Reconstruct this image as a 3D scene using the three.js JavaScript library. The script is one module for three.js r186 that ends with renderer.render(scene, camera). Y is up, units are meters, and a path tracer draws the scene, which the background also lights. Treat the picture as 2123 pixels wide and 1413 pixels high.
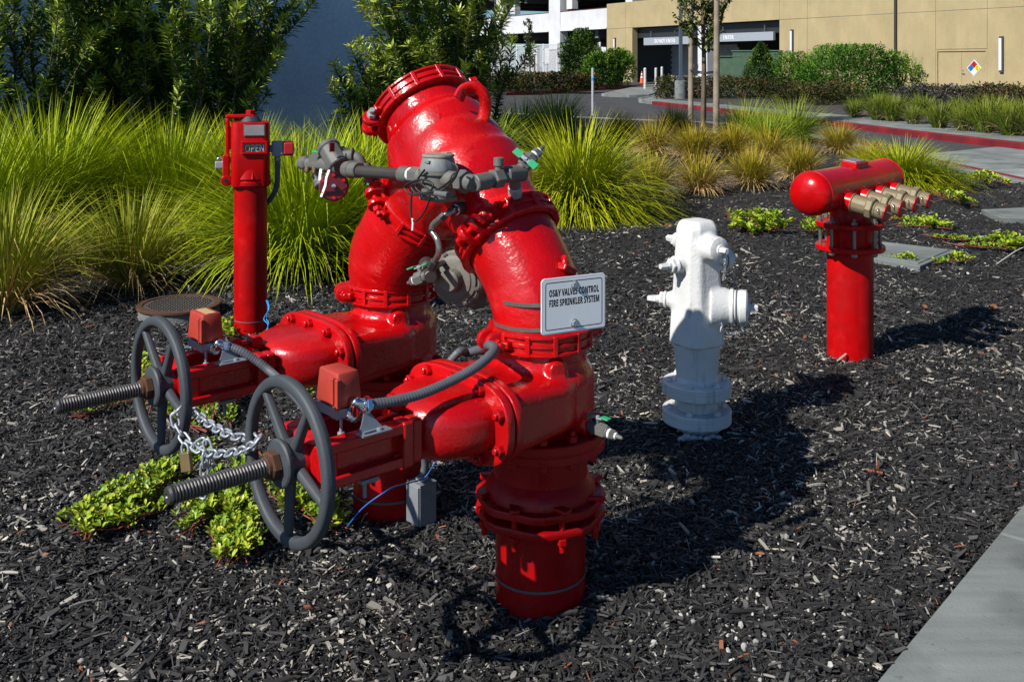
import * as THREE from 'three';
import { Sky } from 'three/addons/objects/Sky.js';
import { RoundedBoxGeometry } from 'three/addons/geometries/RoundedBoxGeometry.js';
import { mergeGeometries, toCreasedNormals } from 'three/addons/utils/BufferGeometryUtils.js';
import { TextGeometry } from 'three/addons/geometries/TextGeometry.js';
import { FontLoader } from 'three/addons/loaders/FontLoader.js';

// ---------------------------------------------------------------- camera, sky, sun, exposure
const scene = new THREE.Scene();
const CAM_H = 1.56, F = 2100, CX = 1061.5, HY = 130;      // a level camera with the lens shifted down
const camera = new THREE.PerspectiveCamera(2 * Math.atan(706.5 / F) * 180 / Math.PI, 1024 / 681, 0.05, 600);
camera.position.set(0, CAM_H, 0);
camera.lookAt(0, CAM_H, -10);
camera.setViewOffset(1024, 681, 0, (706.5 - HY) / 1413 * 681, 1024, 681);
camera.updateProjectionMatrix();
const SUN_EL = 44.5 * Math.PI / 180, sunDir = new THREE.Vector3(-.87 * Math.cos(SUN_EL), Math.sin(SUN_EL), .493 * Math.cos(SUN_EL)).normalize();
const sky = new Sky();
sky.name = 'sky';
sky.scale.setScalar(1000);
sky.material.uniforms.turbidity.value = 2.2;
sky.material.uniforms.rayleigh.value = 1.3;
sky.material.uniforms.mieCoefficient.value = .004;
sky.material.uniforms.sunPosition.value.copy(sunDir);
scene.add(sky);
scene.environmentIntensity = .08;
const sun = new THREE.DirectionalLight(new THREE.Color(1, .955, .88), 5.0);
sun.position.copy(sunDir).multiplyScalar(60);
sun.castShadow = true;
sun.shadow.mapSize.set(4096, 4096);
Object.assign(sun.shadow.camera, { left: -40, right: 40, top: 40, bottom: -40, near: 1, far: 160 });
scene.add(sun, sun.target);
sun.target.position.set(2, 0, -10);
const renderer = new THREE.WebGLRenderer({ antialias: true });
renderer.setSize(1024, 681);
renderer.toneMapping = THREE.LinearToneMapping;
renderer.toneMappingExposure = 1.34;
renderer.shadowMap.enabled = true;

// ---------------------------------------------------------------- helpers
function rng(seed) { let a = seed >>> 0; return () => { a = (a + 0x6D2B79F5) | 0; let t = Math.imul(a ^ (a >>> 15), 1 | a); t = (t + Math.imul(t ^ (t >>> 7), 61 | t)) ^ t; return ((t ^ (t >>> 14)) >>> 0) / 4294967296; }; }
const R0 = rng(7);
const V = (x, y, z) => new THREE.Vector3(x, y, z);
const gp = (px, py, h = 0) => { const d = F * (CAM_H - h) / (py - HY); return [(px - CX) / F * d, -d]; };   // where the line of sight meets the ground
const used = {};
function numbered(n) { used[n] = (used[n] ?? -1) + 1; return used[n] ? n + '_' + String(used[n]).padStart(3, '0') : n; }
function thing(name, label, category, pos = [0, 0, 0], turn = 0, group) {
  const o = new THREE.Group(); o.name = numbered(name); o.position.set(...pos); o.rotation.y = turn;
  o.userData = { label, category }; if (group) o.userData.group = group;
  scene.add(o); return o;
}
function uvBox(g, s = 1) {                                  // uv in metres on the plane each face looks along
  const p = g.attributes.position.array, n = p.length / 3, uv = new Float32Array(n * 2);
  for (let i = 0; i < n; i += 3) {
    const k = i * 3, ax = p[k + 3] - p[k], ay = p[k + 4] - p[k + 1], az = p[k + 5] - p[k + 2], bx = p[k + 6] - p[k], by = p[k + 7] - p[k + 1], bz = p[k + 8] - p[k + 2];
    const nx = Math.abs(ay * bz - az * by), ny = Math.abs(az * bx - ax * bz), nz = Math.abs(ax * by - ay * bx);
    const [u, v] = nx >= ny && nx >= nz ? [2, 1] : ny >= nz ? [0, 2] : [0, 1];
    for (let j = 0; j < 3; j++) { uv[(i + j) * 2] = p[k + j * 3 + u] / s; uv[(i + j) * 2 + 1] = p[k + j * 3 + v] / s; }
  }
  g.setAttribute('uv', new THREE.BufferAttribute(uv, 2)); return g;
}
function join(list, keepUV) {
  const out = list.flat(9).map(g => {
    let q = g.index ? g.toNonIndexed() : g.clone();
    for (const k of Object.keys(q.attributes)) if (!['position', 'normal', keepUV ? 'uv' : '-'].includes(k)) q.deleteAttribute(k);
    if (!q.attributes.normal) q.computeVertexNormals();
    q.morphAttributes = {}; q.userData = {};
    return q;
  });
  const m = out.length === 1 ? out[0] : mergeGeometries(out, false);
  return keepUV ? m : uvBox(m);
}
function mesh(name, geoms, mat, parent, keepUV) {
  const g = geoms.isBufferGeometry && (geoms.attributes.color || keepUV) ? geoms : join([geoms], keepUV);
  const m = new THREE.Mesh(g, mat); m.name = parent === scene ? numbered(name) : name;
  m.castShadow = m.receiveShadow = true; parent.add(m); return m;
}
function top(name, geoms, mat, label, category, group) {
  const m = mesh(name, geoms, mat, scene); m.userData = { label, category }; if (group) m.userData.group = group; return m;
}
function struct(name, geoms, mat) { const m = mesh(name, geoms, mat, scene); m.userData.kind = 'structure'; return m; }
function place(g, m) { g.applyMatrix4(m); return g; }
const _q = new THREE.Quaternion();
function orient(g, p, dir, from = V(0, 1, 0)) {             // turn a shape built along +y so that it runs from p along dir
  _q.setFromUnitVectors(from, dir.clone().normalize());
  return place(g, new THREE.Matrix4().compose(p, _q, V(1, 1, 1)));
}
function lathe(profile, p = V(0, 0, 0), dir = V(0, 1, 0), seg = 40, crease = .5) {
  let g = new THREE.LatheGeometry(profile.map(([r, y]) => new THREE.Vector2(Math.max(r, 1e-5), y)), seg);
  g = crease ? toCreasedNormals(g, crease) : g;
  return orient(g, p, dir);
}
function cyl(p0, p1, r0, r1 = r0, seg = 24, b = Math.min(r0, r1) * .12) {
  const L = p0.distanceTo(p1);
  return lathe([[0, 0], [r0 - b, 0], [r0, b], [r1, L - b], [r1 - b, L], [0, L]], p0, p1.clone().sub(p0), seg, .45);
}
const hex = (p0, p1, r) => cyl(p0, p1, r, r, 6, r * .1);
function box(w, h, d, x = 0, y = 0, z = 0, b = .004, rot) {
  const g = b ? new RoundedBoxGeometry(w, h, d, 2, Math.min(b, w * .45, h * .45, d * .45)) : new THREE.BoxGeometry(w, h, d);
  if (rot) place(g, new THREE.Matrix4().makeRotationFromEuler(new THREE.Euler(...rot)));
  g.translate(x, y, z); return g;
}
function tube(pts, r, n = 40, rs = 10, closed = false) { return new THREE.TubeGeometry(new THREE.CatmullRomCurve3(pts.map(p => p.isVector3 ? p : V(...p)), closed, 'centripetal'), n, r, rs, closed); }
function pipePath(pts, r, bend = .03, rs = 14) {            // straight runs joined by short bends
  pts = pts.map(p => p.isVector3 ? p : V(...p));
  const c = new THREE.CurvePath();
  let last = pts[0];
  for (let i = 1; i < pts.length; i++) {
    if (i === pts.length - 1) { c.add(new THREE.LineCurve3(last, pts[i])); break; }
    const a = pts[i].clone().add(last.clone().sub(pts[i]).setLength(Math.min(bend, last.distanceTo(pts[i]) * .45)));
    const b = pts[i].clone().add(pts[i + 1].clone().sub(pts[i]).setLength(Math.min(bend, pts[i + 1].distanceTo(pts[i]) * .45)));
    c.add(new THREE.LineCurve3(last, a)); c.add(new THREE.QuadraticBezierCurve3(a, pts[i], b)); last = b;
  }
  return new THREE.TubeGeometry(c, 14 * pts.length, r, rs, false);
}
function sdfMesh(f, lo, hi, cell) {                         // surface nets: one smooth skin round a distance field
  const n = [0, 1, 2].map(k => Math.ceil((hi[k] - lo[k]) / cell) + 1), [nx, ny, nz] = n;
  const val = new Float32Array(nx * ny * nz), id = (i, j, k) => i + nx * (j + ny * k);
  for (let k = 0; k < nz; k++) for (let j = 0; j < ny; j++) for (let i = 0; i < nx; i++) val[id(i, j, k)] = f(lo[0] + i * cell, lo[1] + j * cell, lo[2] + k * cell);
  const vid = new Int32Array(nx * ny * nz).fill(-1), pos = [], nor = [], idx = [];
  const E = [[0, 1], [2, 3], [4, 5], [6, 7], [0, 2], [1, 3], [4, 6], [5, 7], [0, 4], [1, 5], [2, 6], [3, 7]];
  const e = cell * .35;
  for (let k = 0; k < nz - 1; k++) for (let j = 0; j < ny - 1; j++) for (let i = 0; i < nx - 1; i++) {
    let c = [], s = 0;
    for (let q = 0; q < 8; q++) { const v = val[id(i + (q & 1), j + (q >> 1 & 1), k + (q >> 2))]; c.push(v); if (v < 0) s++; }
    if (s === 0 || s === 8) continue;
    let x = 0, y = 0, z = 0, m = 0;
    for (const [a, b] of E) if ((c[a] < 0) !== (c[b] < 0)) { const t = c[a] / (c[a] - c[b]); x += (a & 1) + t * ((b & 1) - (a & 1)); y += (a >> 1 & 1) + t * ((b >> 1 & 1) - (a >> 1 & 1)); z += (a >> 2) + t * ((b >> 2) - (a >> 2)); m++; }
    x = lo[0] + (i + x / m) * cell; y = lo[1] + (j + y / m) * cell; z = lo[2] + (k + z / m) * cell;
    let gx, gy, gz, L;
    for (let it = 0; it < 2; it++) {
      const d = f(x, y, z);
      gx = f(x + e, y, z) - f(x - e, y, z); gy = f(x, y + e, z) - f(x, y - e, z); gz = f(x, y, z + e) - f(x, y, z - e);
      L = Math.hypot(gx, gy, gz) || 1; gx /= L; gy /= L; gz /= L;
      if (it === 0) { const st = Math.max(-cell, Math.min(cell, d)); x -= gx * st; y -= gy * st; z -= gz * st; }
    }
    vid[id(i, j, k)] = pos.length / 3; pos.push(x, y, z); nor.push(gx, gy, gz);
  }
  const quad = (a, b, c, d, fl) => { if (fl) idx.push(a, b, c, a, c, d); else idx.push(a, c, b, a, d, c); };
  for (let k = 1; k < nz - 1; k++) for (let j = 1; j < ny - 1; j++) for (let i = 1; i < nx - 1; i++) {
    const v0 = val[id(i, j, k)] < 0;
    if (v0 !== val[id(i + 1, j, k)] < 0) quad(vid[id(i, j - 1, k - 1)], vid[id(i, j, k - 1)], vid[id(i, j, k)], vid[id(i, j - 1, k)], v0);
    if (v0 !== val[id(i, j + 1, k)] < 0) quad(vid[id(i - 1, j, k - 1)], vid[id(i - 1, j, k)], vid[id(i, j, k)], vid[id(i, j, k - 1)], v0);
    if (v0 !== val[id(i, j, k + 1)] < 0) quad(vid[id(i - 1, j - 1, k)], vid[id(i, j - 1, k)], vid[id(i, j, k)], vid[id(i - 1, j, k)], v0);
  }
  const g = new THREE.BufferGeometry();
  g.setAttribute('position', new THREE.Float32BufferAttribute(pos, 3)); g.setAttribute('normal', new THREE.Float32BufferAttribute(nor, 3)); g.setIndex(idx);
  return g;
}
const smin = (a, b, k) => { const h = Math.max(k - Math.abs(a - b), 0) / k; return Math.min(a, b) - h * h * k * .25; };
const smax = (a, b, k) => -smin(-a, -b, k);
function cone(x, y, z, p0, p1, r0, r1, round = .01) {       // capped cone between two points, edges rounded
  const dx = p1[0] - p0[0], dy = p1[1] - p0[1], dz = p1[2] - p0[2], L = Math.hypot(dx, dy, dz);
  const u = ((x - p0[0]) * dx + (y - p0[1]) * dy + (z - p0[2]) * dz) / L;
  const px = x - p0[0] - dx / L * u, py = y - p0[1] - dy / L * u, pz = z - p0[2] - dz / L * u;
  const t = Math.min(1, Math.max(0, u / L)), q = Math.hypot(px, py, pz) - (r0 + (r1 - r0) * t), w = Math.max(-u, u - L);
  return smax(q, w, round);
}
const peel = (x, y, z) => (Math.sin(x * 190 + Math.sin(y * 130) * 1.7) * Math.sin(y * 170 + Math.sin(z * 150) * 1.9) * Math.sin(z * 180 + Math.sin(x * 140) * 1.8)) * .00035 + Math.sin(x * 31 + 2 * Math.sin(z * 23)) * Math.sin(y * 27 + 1.5 * Math.sin(x * 19)) * .0005;

// ---------------------------------------------------------------- textures and materials
const hash = (x, y, s) => { let h = Math.imul(x, 374761393) + Math.imul(y, 668265263) + Math.imul(s, 974634777); h = Math.imul(h ^ (h >>> 13), 1274126177); return ((h ^ (h >>> 16)) >>> 0) / 4294967296; };
function vnoise(x, y, per, s) { const xi = Math.floor(x), yi = Math.floor(y), fx = x - xi, fy = y - yi, u = fx * fx * (3 - 2 * fx), v = fy * fy * (3 - 2 * fy), w = k => ((k % per) + per) % per; const a = hash(w(xi), w(yi), s), b = hash(w(xi + 1), w(yi), s), c = hash(w(xi), w(yi + 1), s), d = hash(w(xi + 1), w(yi + 1), s); return a + (b - a) * u + (c - a) * v + (a - b - c + d) * u * v; }
function fbm(x, y, per, s, oct = 4) { let t = 0, a = .5, n = 0; for (let i = 0; i < oct; i++) { t += a * vnoise(x * (1 << i), y * (1 << i), per << i, s + i); n += a; a *= .5; } return t / n; }
function tex(size, fn, srgb, rep = 1) {
  const d = new Uint8Array(size * size * 4);
  for (let y = 0; y < size; y++) for (let x = 0; x < size; x++) { const c = fn(x / size, y / size, x, y), k = (y * size + x) * 4; d[k] = c[0] * 255; d[k + 1] = c[1] * 255; d[k + 2] = c[2] * 255; d[k + 3] = 255; }
  const t = new THREE.DataTexture(d, size, size); t.wrapS = t.wrapT = THREE.RepeatWrapping; t.magFilter = THREE.LinearFilter; t.minFilter = THREE.LinearMipmapLinearFilter; t.generateMipmaps = true; t.repeat.set(rep, rep);
  if (srgb) t.colorSpace = THREE.SRGBColorSpace; t.needsUpdate = true; return t;
}
const grey = v => [v, v, v], cl = v => Math.min(1, Math.max(0, v));
const gv = (a, b, per, s, oct) => tex(256, (u, v) => grey(a + (b - a) * fbm(u * per, v * per, per, s, oct)), false);
const tPeel = tex(512, (u, v) => grey(.55 * fbm(u * 90, v * 90, 90, 3, 2) + .45 * fbm(u * 12, v * 12, 12, 9, 3)), false, 2);
const tTone = tex(512, (u, v) => { const n = fbm(u * 6, v * 6, 6, 21, 5), m = fbm(u * 40, v * 40, 40, 5, 3), sp = vnoise(u * 160, v * 160, 160, 8) > .965 ? .07 : 0; return grey(cl(.86 + .2 * (n - .5) + .1 * (m - .5) - sp)); }, true);
const tRough = tex(512, (u, v) => { const n = fbm(u * 8, v * 8, 8, 31, 5); return grey(cl(.5 + .9 * (n - .5))); }, false);
// red enamel: faded patches, pale dust, a few dark chips
const tRed = tex(1024, (u, v) => { const n = fbm(u * 5, v * 5, 5, 121, 5), m = fbm(u * 24, v * 24, 24, 122, 3), dust = cl((fbm(u * 9 + 3, v * 9, 9, 123, 5) - .60) * 2.4) * cl(m * 2 - .5), chip = vnoise(u * 130, v * 130, 130, 124) > .972 && fbm(u * 10, v * 10, 10, 125, 2) > .5, k = .695 + .22 * (n - .5) + .07 * (m - .5), sp = vnoise(u * 240, v * 240, 240, 126) > .985 ? .1 : 0; if (chip) return [.36, .045, .04]; return [cl(k + dust * .10 + sp), cl(.028 + dust * .26 + sp * 1.8), cl(.045 + dust * .25 + sp * 1.8)]; }, true);
const tWhite = tex(512, (u, v) => { const n = fbm(u * 5, v * 5, 5, 131, 5), st = fbm(u * 34, v * 3, 34, 132, 3), rust = vnoise(u * 90, v * 90, 90, 133) > .985 && fbm(u * 8, v * 8, 8, 134, 2) > .5, k = .92 + .12 * (n - .5) - cl(st - .62) * .5; return rust ? [.62, .42, .28] : [cl(k), cl(k * .995), cl(k * .98)]; }, true, 2);
const std = (rgb, rough, metal = 0, extra = {}) => new THREE.MeshStandardMaterial({ color: new THREE.Color().setRGB(...rgb), roughness: rough, metalness: metal, ...extra });
const phys = (rgb, rough, extra = {}) => new THREE.MeshPhysicalMaterial({ color: new THREE.Color().setRGB(...rgb), roughness: rough, ...extra });
const M = {
  red: phys([1, 1, 1], .5, { specularIntensity: 1, map: tRed, roughnessMap: tRough, bumpMap: tPeel, bumpScale: .0011 }),
  redDull: phys([.78, .9, .9], .72, { specularIntensity: .5, map: tRed, roughnessMap: tRough, bumpMap: tPeel, bumpScale: .0010 }),
  redPost: phys([.95, .7, .7], .7, { specularIntensity: .4, map: tRed, roughnessMap: tRough, bumpMap: tPeel, bumpScale: .0005 }),
  redTank: phys([.98, .6, .7], .45, { specularIntensity: .6, map: tRed, roughnessMap: tRough, bumpMap: tPeel, bumpScale: .0003 }),
  orange: std([.50, .045, .025], .62, 0, { map: tTone, bumpMap: tPeel, bumpScale: .0004 }),
  maroon: std([.13, .006, .012], .45, 0, { map: tTone }),
  wheel: std([.055, .064, .075], .62, 0, { map: tTone, bumpMap: tPeel, bumpScale: .0006 }),
  steel: std([.36, .34, .31], .5, .7, { map: tTone, roughnessMap: tRough }),
  stem: std([.26, .25, .24], .42, .9, { map: tTone }),
  zinc: std([.46, .50, .55], .5, .45, { map: tTone }),
  chrome: std([.75, .78, .80], .16, 1),
  galv: std([.30, .345, .40], .5, .45, { map: tTone }),
  rust: std([.10, .04, .018], .9, .1, { map: tTone, bumpMap: tPeel, bumpScale: .001 }),
  greyPipe: std([.15, .15, .137], .6, .1, { map: tTone, bumpMap: tPeel, bumpScale: .0005 }),
  darkPipe: std([.075, .066, .062], .5, .3, { map: tTone }),
  bronze: std([.20, .19, .158], .6, .15, { map: tTone, bumpMap: tPeel, bumpScale: .0008 }),
  meterTop: std([.24, .26, .255], .6, 0, { map: tTone }),
  meterLid: std([.30, .27, .21], .7, 0, { map: tTone }),
  brass: std([.34, .25, .12], .5, .5, { map: tTone, roughnessMap: tRough }),
  swivel: std([.27, .215, .125], .62, .25, { map: tTone }),
  tape: std([.75, .75, .74], .6),
  green: std([.02, .30, .115], .5),
  black: std([.012, .012, .013], .5),
  rubber: std([.085, .092, .102], .62, 0, { map: tTone }),
  conduit: std([.115, .125, .145], .55, 0, { map: tTone }),
  jbox: std([.30, .31, .335], .5, .3, { map: tTone }),
  white: phys([.68, .69, .70], .5, { map: tWhite, bumpMap: tPeel, bumpScale: .0008 }),
  signEdge: std([.62, .64, .66], .5),
  blue: std([.01, .10, .36], .5), lightBlue: std([.02, .25, .60], .5),
  cover: std([.6, .6, .6], .9),
  dull: std([.12, .125, .13], .7, 0, { map: tTone }),
};

// ---------------------------------------------------------------- ground, bed, road, kerbs
const asphaltTex = tex(512, (u, v) => { const n = fbm(u * 5, v * 5, 5, 41, 4), g = vnoise(u * 256, v * 256, 256, 42); return grey(cl(.30 + .12 * (n - .5) + .12 * (g - .5))); }, true, .25);
const concTex = tex(512, (u, v) => { const n = fbm(u * 4, v * 4, 4, 51, 6), st = fbm(u * 5, v * 64, 64, 53, 3), sp = fbm(u * 7, v * 7, 7, 54, 4), p = vnoise(u * 180, v * 180, 180, 55); const b = .66 + .30 * (n - .5) + .10 * (st - .5) - (sp > .6 ? (sp - .6) * .5 : 0) - (p > .93 ? .10 : 0); return [cl(b * .965), cl(b), cl(b * .985)]; }, true, .6);
const dirtTex = tex(512, (u, v) => { const n = fbm(u * 6, v * 6, 6, 61, 5), g = fbm(u * 60, v * 60, 60, 62, 3), c = .15 + .22 * (n - .45) + .30 * (g - .5); return [cl(c * 1.04), cl(c), cl(c * .94)]; }, true, 1);
const stuccoTex = tex(512, (u, v) => { const n = fbm(u * 5, v * 5, 5, 71, 5), st = fbm(u * 14, v * 3, 14, 72, 4), g = vnoise(u * 200, v * 200, 200, 73); return grey(cl(.86 + .10 * (n - .5) + .06 * (st - .5) + .08 * (g - .5))); }, true, .25);
const G = {
  asphalt: std([.52, .53, .56], .92, 0, { map: asphaltTex, bumpMap: tPeel, bumpScale: .004 }),
  conc: std([.44, .45, .44], .88, 0, { map: concTex, bumpMap: tPeel, bumpScale: .0012 }),
  concWhite: std([.56, .57, .56], .9, 0, { map: concTex }),
  kerbRed: std([.44, .010, .022], .7, 0, { map: concTex }),
  dirt: std([.26, .25, .235], 1, 0, { map: dirtTex, bumpMap: gv(0, 1, 64, 66, 3), bumpScale: .012 }),
  soil: std([.05, .042, .036], 1, 0, { map: tTone }),
  beige: std([.47, .37, .195], .92, 0, { map: stuccoTex, bumpMap: tPeel, bumpScale: .003 }),
  white: std([.74, .74, .75], .9, 0, { map: stuccoTex }),
  blueWall: std([.56, .74, .88], .93, 0, { map: stuccoTex, bumpMap: gv(0, 1, 90, 68, 2), bumpScale: .006 }),
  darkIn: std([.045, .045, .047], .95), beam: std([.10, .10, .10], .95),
  block: std([.5, .5, .48], .95, 0, { map: stuccoTex }),
};
const mulchH = (x, z) => .014 * Math.sin(x * 2.1 + 1.3 * Math.sin(z * 1.1)) * Math.sin(z * 1.7 + Math.sin(x * .9)) + .012 * (fbm(x * 2.3 + 50, z * 2.3 + 50, 997, 81, 3) - .5) * 2 - .045 * Math.exp(-((x - .02) ** 2) / .2 - ((z + 2.55) ** 2) / .08);
struct('ground', new THREE.PlaneGeometry(900, 900).rotateX(-Math.PI / 2).translate(0, -.2, 0), std([.16, .15, .13], 1));
struct('road', new THREE.PlaneGeometry(120, 110).rotateX(-Math.PI / 2).translate(20, -.12, -55), G.asphalt);
// right edge of the planting bed: (distance, x)
const bedEdge = [[0, 12], [7.4, 8.8], [13.4, 6.55], [17.7, 6.4], [21.5, 6.35], [24.5, 6.1], [26.2, 5.2], [27.2, 4.0], [28.2, 2.6], [31, 0], [34, -3]];
function edgeX(d) { for (let i = 1; i < bedEdge.length; i++) if (d <= bedEdge[i][0]) { const [a, xa] = bedEdge[i - 1], [b, xb] = bedEdge[i]; return xa + (xb - xa) * (d - a) / (b - a); } return -3; }
{
  const pos = [], idx = [], rows = [], L = -9;
  for (let d = -2; d < 9; d += .06) rows.push(d);
  for (let d = 9; d <= 34; d += .25) rows.push(d);
  const nc = 220;
  rows.forEach((d, r) => { const xr = edgeX(Math.max(d, 0)); for (let c = 0; c <= nc; c++) { const u = c / nc, x = L + (xr - L) * u; pos.push(x, mulchH(x, -d) - (u > .995 ? .03 : 0), -d); } if (r) for (let c = 0; c < nc; c++) { const a = (r - 1) * (nc + 1) + c, b = a + 1, e = a + nc + 1, f = e + 1; idx.push(a, b, e, b, f, e); } });
  const g = new THREE.BufferGeometry(); g.setAttribute('position', new THREE.Float32BufferAttribute(pos, 3)); g.setIndex(idx); g.computeVertexNormals();
  const m = struct('mulch_bed', g, G.dirt);
}
function slab(poly, y0, y1, bev = .02) {                      // polygon of [x, distance] extruded upwards
  const s = new THREE.Shape(poly.map(([x, d]) => new THREE.Vector2(x, d)));
  const g = new THREE.ExtrudeGeometry(s, { depth: y1 - y0 - bev, bevelEnabled: true, bevelThickness: bev, bevelSize: bev, bevelOffset: -bev, bevelSegments: 2, curveSegments: 4 });
  return g.rotateX(-Math.PI / 2).translate(0, y0, 0);
}
function ribbon(line, w, y0, y1, bev = .02) {                 // a kerb along a polyline of [x, distance]; w to its left
  const out = line.map((p, i) => { const a = line[Math.max(0, i - 1)], b = line[Math.min(line.length - 1, i + 1)], dx = b[0] - a[0], dd = b[1] - a[1], L = Math.hypot(dx, dd); return [p[0] - dd / L * w, p[1] + dx / L * w]; });
  return slab([...line, ...out.reverse()], y0, y1, bev);
}
// kerb of the near bed, its top level with the mulch, red painted along the road
struct('kerb', ribbon([[8.8, 7.4], [6.62, 13.4], [6.47, 17.7], [6.42, 21.5], [6.16, 24.6], [5.25, 26.3], [4.0, 27.3], [2.6, 28.3], [0, 31.1], [-3, 34.1]].reverse(), .15, -.12, .02), G.conc);
struct('kerb', ribbon([[9.0, 7.43], [6.79, 13.45], [6.63, 17.7], [6.57, 20]].reverse(), .16, -.12, .012), G.kerbRed);
// concrete apron of the driveway, in slabs with joints
{
  const lines = [[6.95, 13.1], [6.9, 15.5], [6.8, 17.9]], far = [[12.2, 14.3], [11.0, 17.2], [9.75, 20.2]];
  const sub = (a, b, t) => [a[0] + (b[0] - a[0]) * t, a[1] + (b[1] - a[1]) * t];
  const ap = mesh('driveway_apron', slab([[6.95, 9.5], ...lines, ...far.slice().reverse(), [14.5, 9.5]], -.119, -.112, .002), G.soil, scene); ap.userData.kind = 'structure';
  for (let i = 0; i < 2; i++) for (let k = 0; k < 2; k++) {
    const a = sub(lines[i], far[i], k * .5 + .004), b = sub(lines[i], far[i], (k + 1) * .5 - .004), c = sub(lines[i + 1], far[i + 1], (k + 1) * .5 - .004), d = sub(lines[i + 1], far[i + 1], k * .5 + .004);
    const e = (p, q, s) => [p[0] + (q[0] - p[0]) * s, p[1] + (q[1] - p[1]) * s];
    mesh('concrete_slab', slab([e(a, d, .005), e(b, c, .005), e(b, c, .995), e(a, d, .995)], -.115, -.1, .004), i ? G.conc : G.concWhite, ap);
  }
  mesh('concrete_slab', slab([[7.2, 9.5], [14.4, 9.5], [12.25, 14.25], [7.0, 13.06]], -.115, -.1, .004), G.concWhite, ap);
}
// sidewalk that crosses the lower right corner
{
  const dir = [.655, .756], nrm = [.756, -.655], p0 = [.94, 2.55];
  const at = (s, w) => [p0[0] + dir[0] * s + nrm[0] * w, p0[1] + dir[1] * s + nrm[1] * w];
  const sw = mesh('sidewalk', slab([at(-4, .01), at(7.5, .01), at(7.5, 1.62), at(-4, 1.62)], -.1, .018, .004), G.soil, scene); sw.userData.kind = 'structure';
  for (const [a, b] of [[-4, .986], [.994, 2.5], [2.508, 4.01], [4.018, 5.52], [5.528, 7.5]]) mesh('concrete_slab', slab([at(a, 0), at(b, 0), at(b, 1.63), at(a, 1.63)], -.02, .03, .007), G.conc, sw);
}
// far islands
const isleFront = [[14.5, 10], [12.5, 14], [9.9, 19.5], [9.1, 23.5], [8.45, 27.8], [7.5, 32.5], [6.5, 37], [5.75, 40.5], [5.35, 42.6]];
struct('kerb', ribbon(isleFront.slice(0, 8), .16, -.12, .03).translate(0, 0, 0), G.kerbRed);
struct('kerb', ribbon([[5.75, 40.52], [5.35, 42.6], [5.5, 44.2], [6.4, 47], [8.5, 56], [11.5, 68]].reverse().reverse(), -.16, -.12, .03).translate(0, 0, 0), G.conc);
struct('gutter', ribbon(isleFront.slice(0, 8).map(([x, d]) => [x - .02, d - .01]), -.22, -.118, -.108, .002), G.concWhite);
struct('far_pavement', slab([...isleFront.map(([x, d]) => [x + .14, d + .05]), [5.7, 44], [6.6, 47], [8.7, 56], [11.7, 68], [19, 61], [30, 38], [32, 10]], -.12, .015, .004), G.conc);
struct('far_planting_bed', slab([[11.9, 19.2], [10.9, 24], [9.9, 30], [8.6, 34.5], [7.4, 39.5], [6.6, 43.2], [8.2, 47], [10.3, 56], [12.7, 65], [19, 60], [28, 38], [30, 14], [14.2, 14]], -.1, .05, .004), G.soil);
struct('kerb', ribbon([[12.0, 78], [8.1, 68], [5.3, 61.8], [2.35, 55.5], [1.2, 53.6], [-.27, 52]], -.2, -.12, .04), G.kerbRed);
struct('kerb', ribbon([[-.3, 51.97], [-2, 51], [-6, 50.4]], -.2, -.12, .04), G.conc);
struct('planter_soil', slab([[11.9, 78.4], [7.9, 68.1], [5.1, 62], [2.2, 55.8], [1.1, 53.9], [-.4, 52.3], [-2, 51.3], [-6, 50.7], [-9, 90], [2, 92]], -.11, .06, .004), G.soil);
struct('traffic_island', slab([[4.5, 51], [4.9, 49.7], [5.7, 49.2], [6.7, 49.5], [7.2, 51.5], [8.2, 57], [10.6, 70], [10.3, 73], [9.2, 71], [5.6, 56]], -.12, .015, .02), G.conc);

// ---------------------------------------------------------------- mulch chips, stones, twigs
function chipGeo(seed, l, w, t) {
  const r = rng(seed), g = new THREE.BoxGeometry(l, t, w, 3, 1, 1), p = g.attributes.position;
  const end = [.35 + .6 * r(), .9, .9, .25 + .6 * r()], bow = (r() - .5) * .12 * l, sk = (r() - .5) * .5, off = [r() - .5, r() - .5, r() - .5, r() - .5];
  for (let i = 0; i < p.count; i++) { const x = p.getX(i), k = Math.round((x / l + .5) * 3); p.setZ(i, p.getZ(i) * end[k] + off[k] * w * .35); p.setY(i, p.getY(i) * (.6 + .4 * end[k]) + bow * (1 - 4 * x * x / l / l)); p.setX(i, x + p.getZ(i) * sk); }
  g.computeVertexNormals(); return g.toNonIndexed();
}
const inBed = (x, d) => x < edgeX(d) - .05 && !(x > .94 + .866 * (d - 2.55) - .02 && d < 8.5);
const greyPatch = (x, d) => fbm(x * 1.7 + 30, d * 1.7 + 30, 997, 91, 3);
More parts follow.
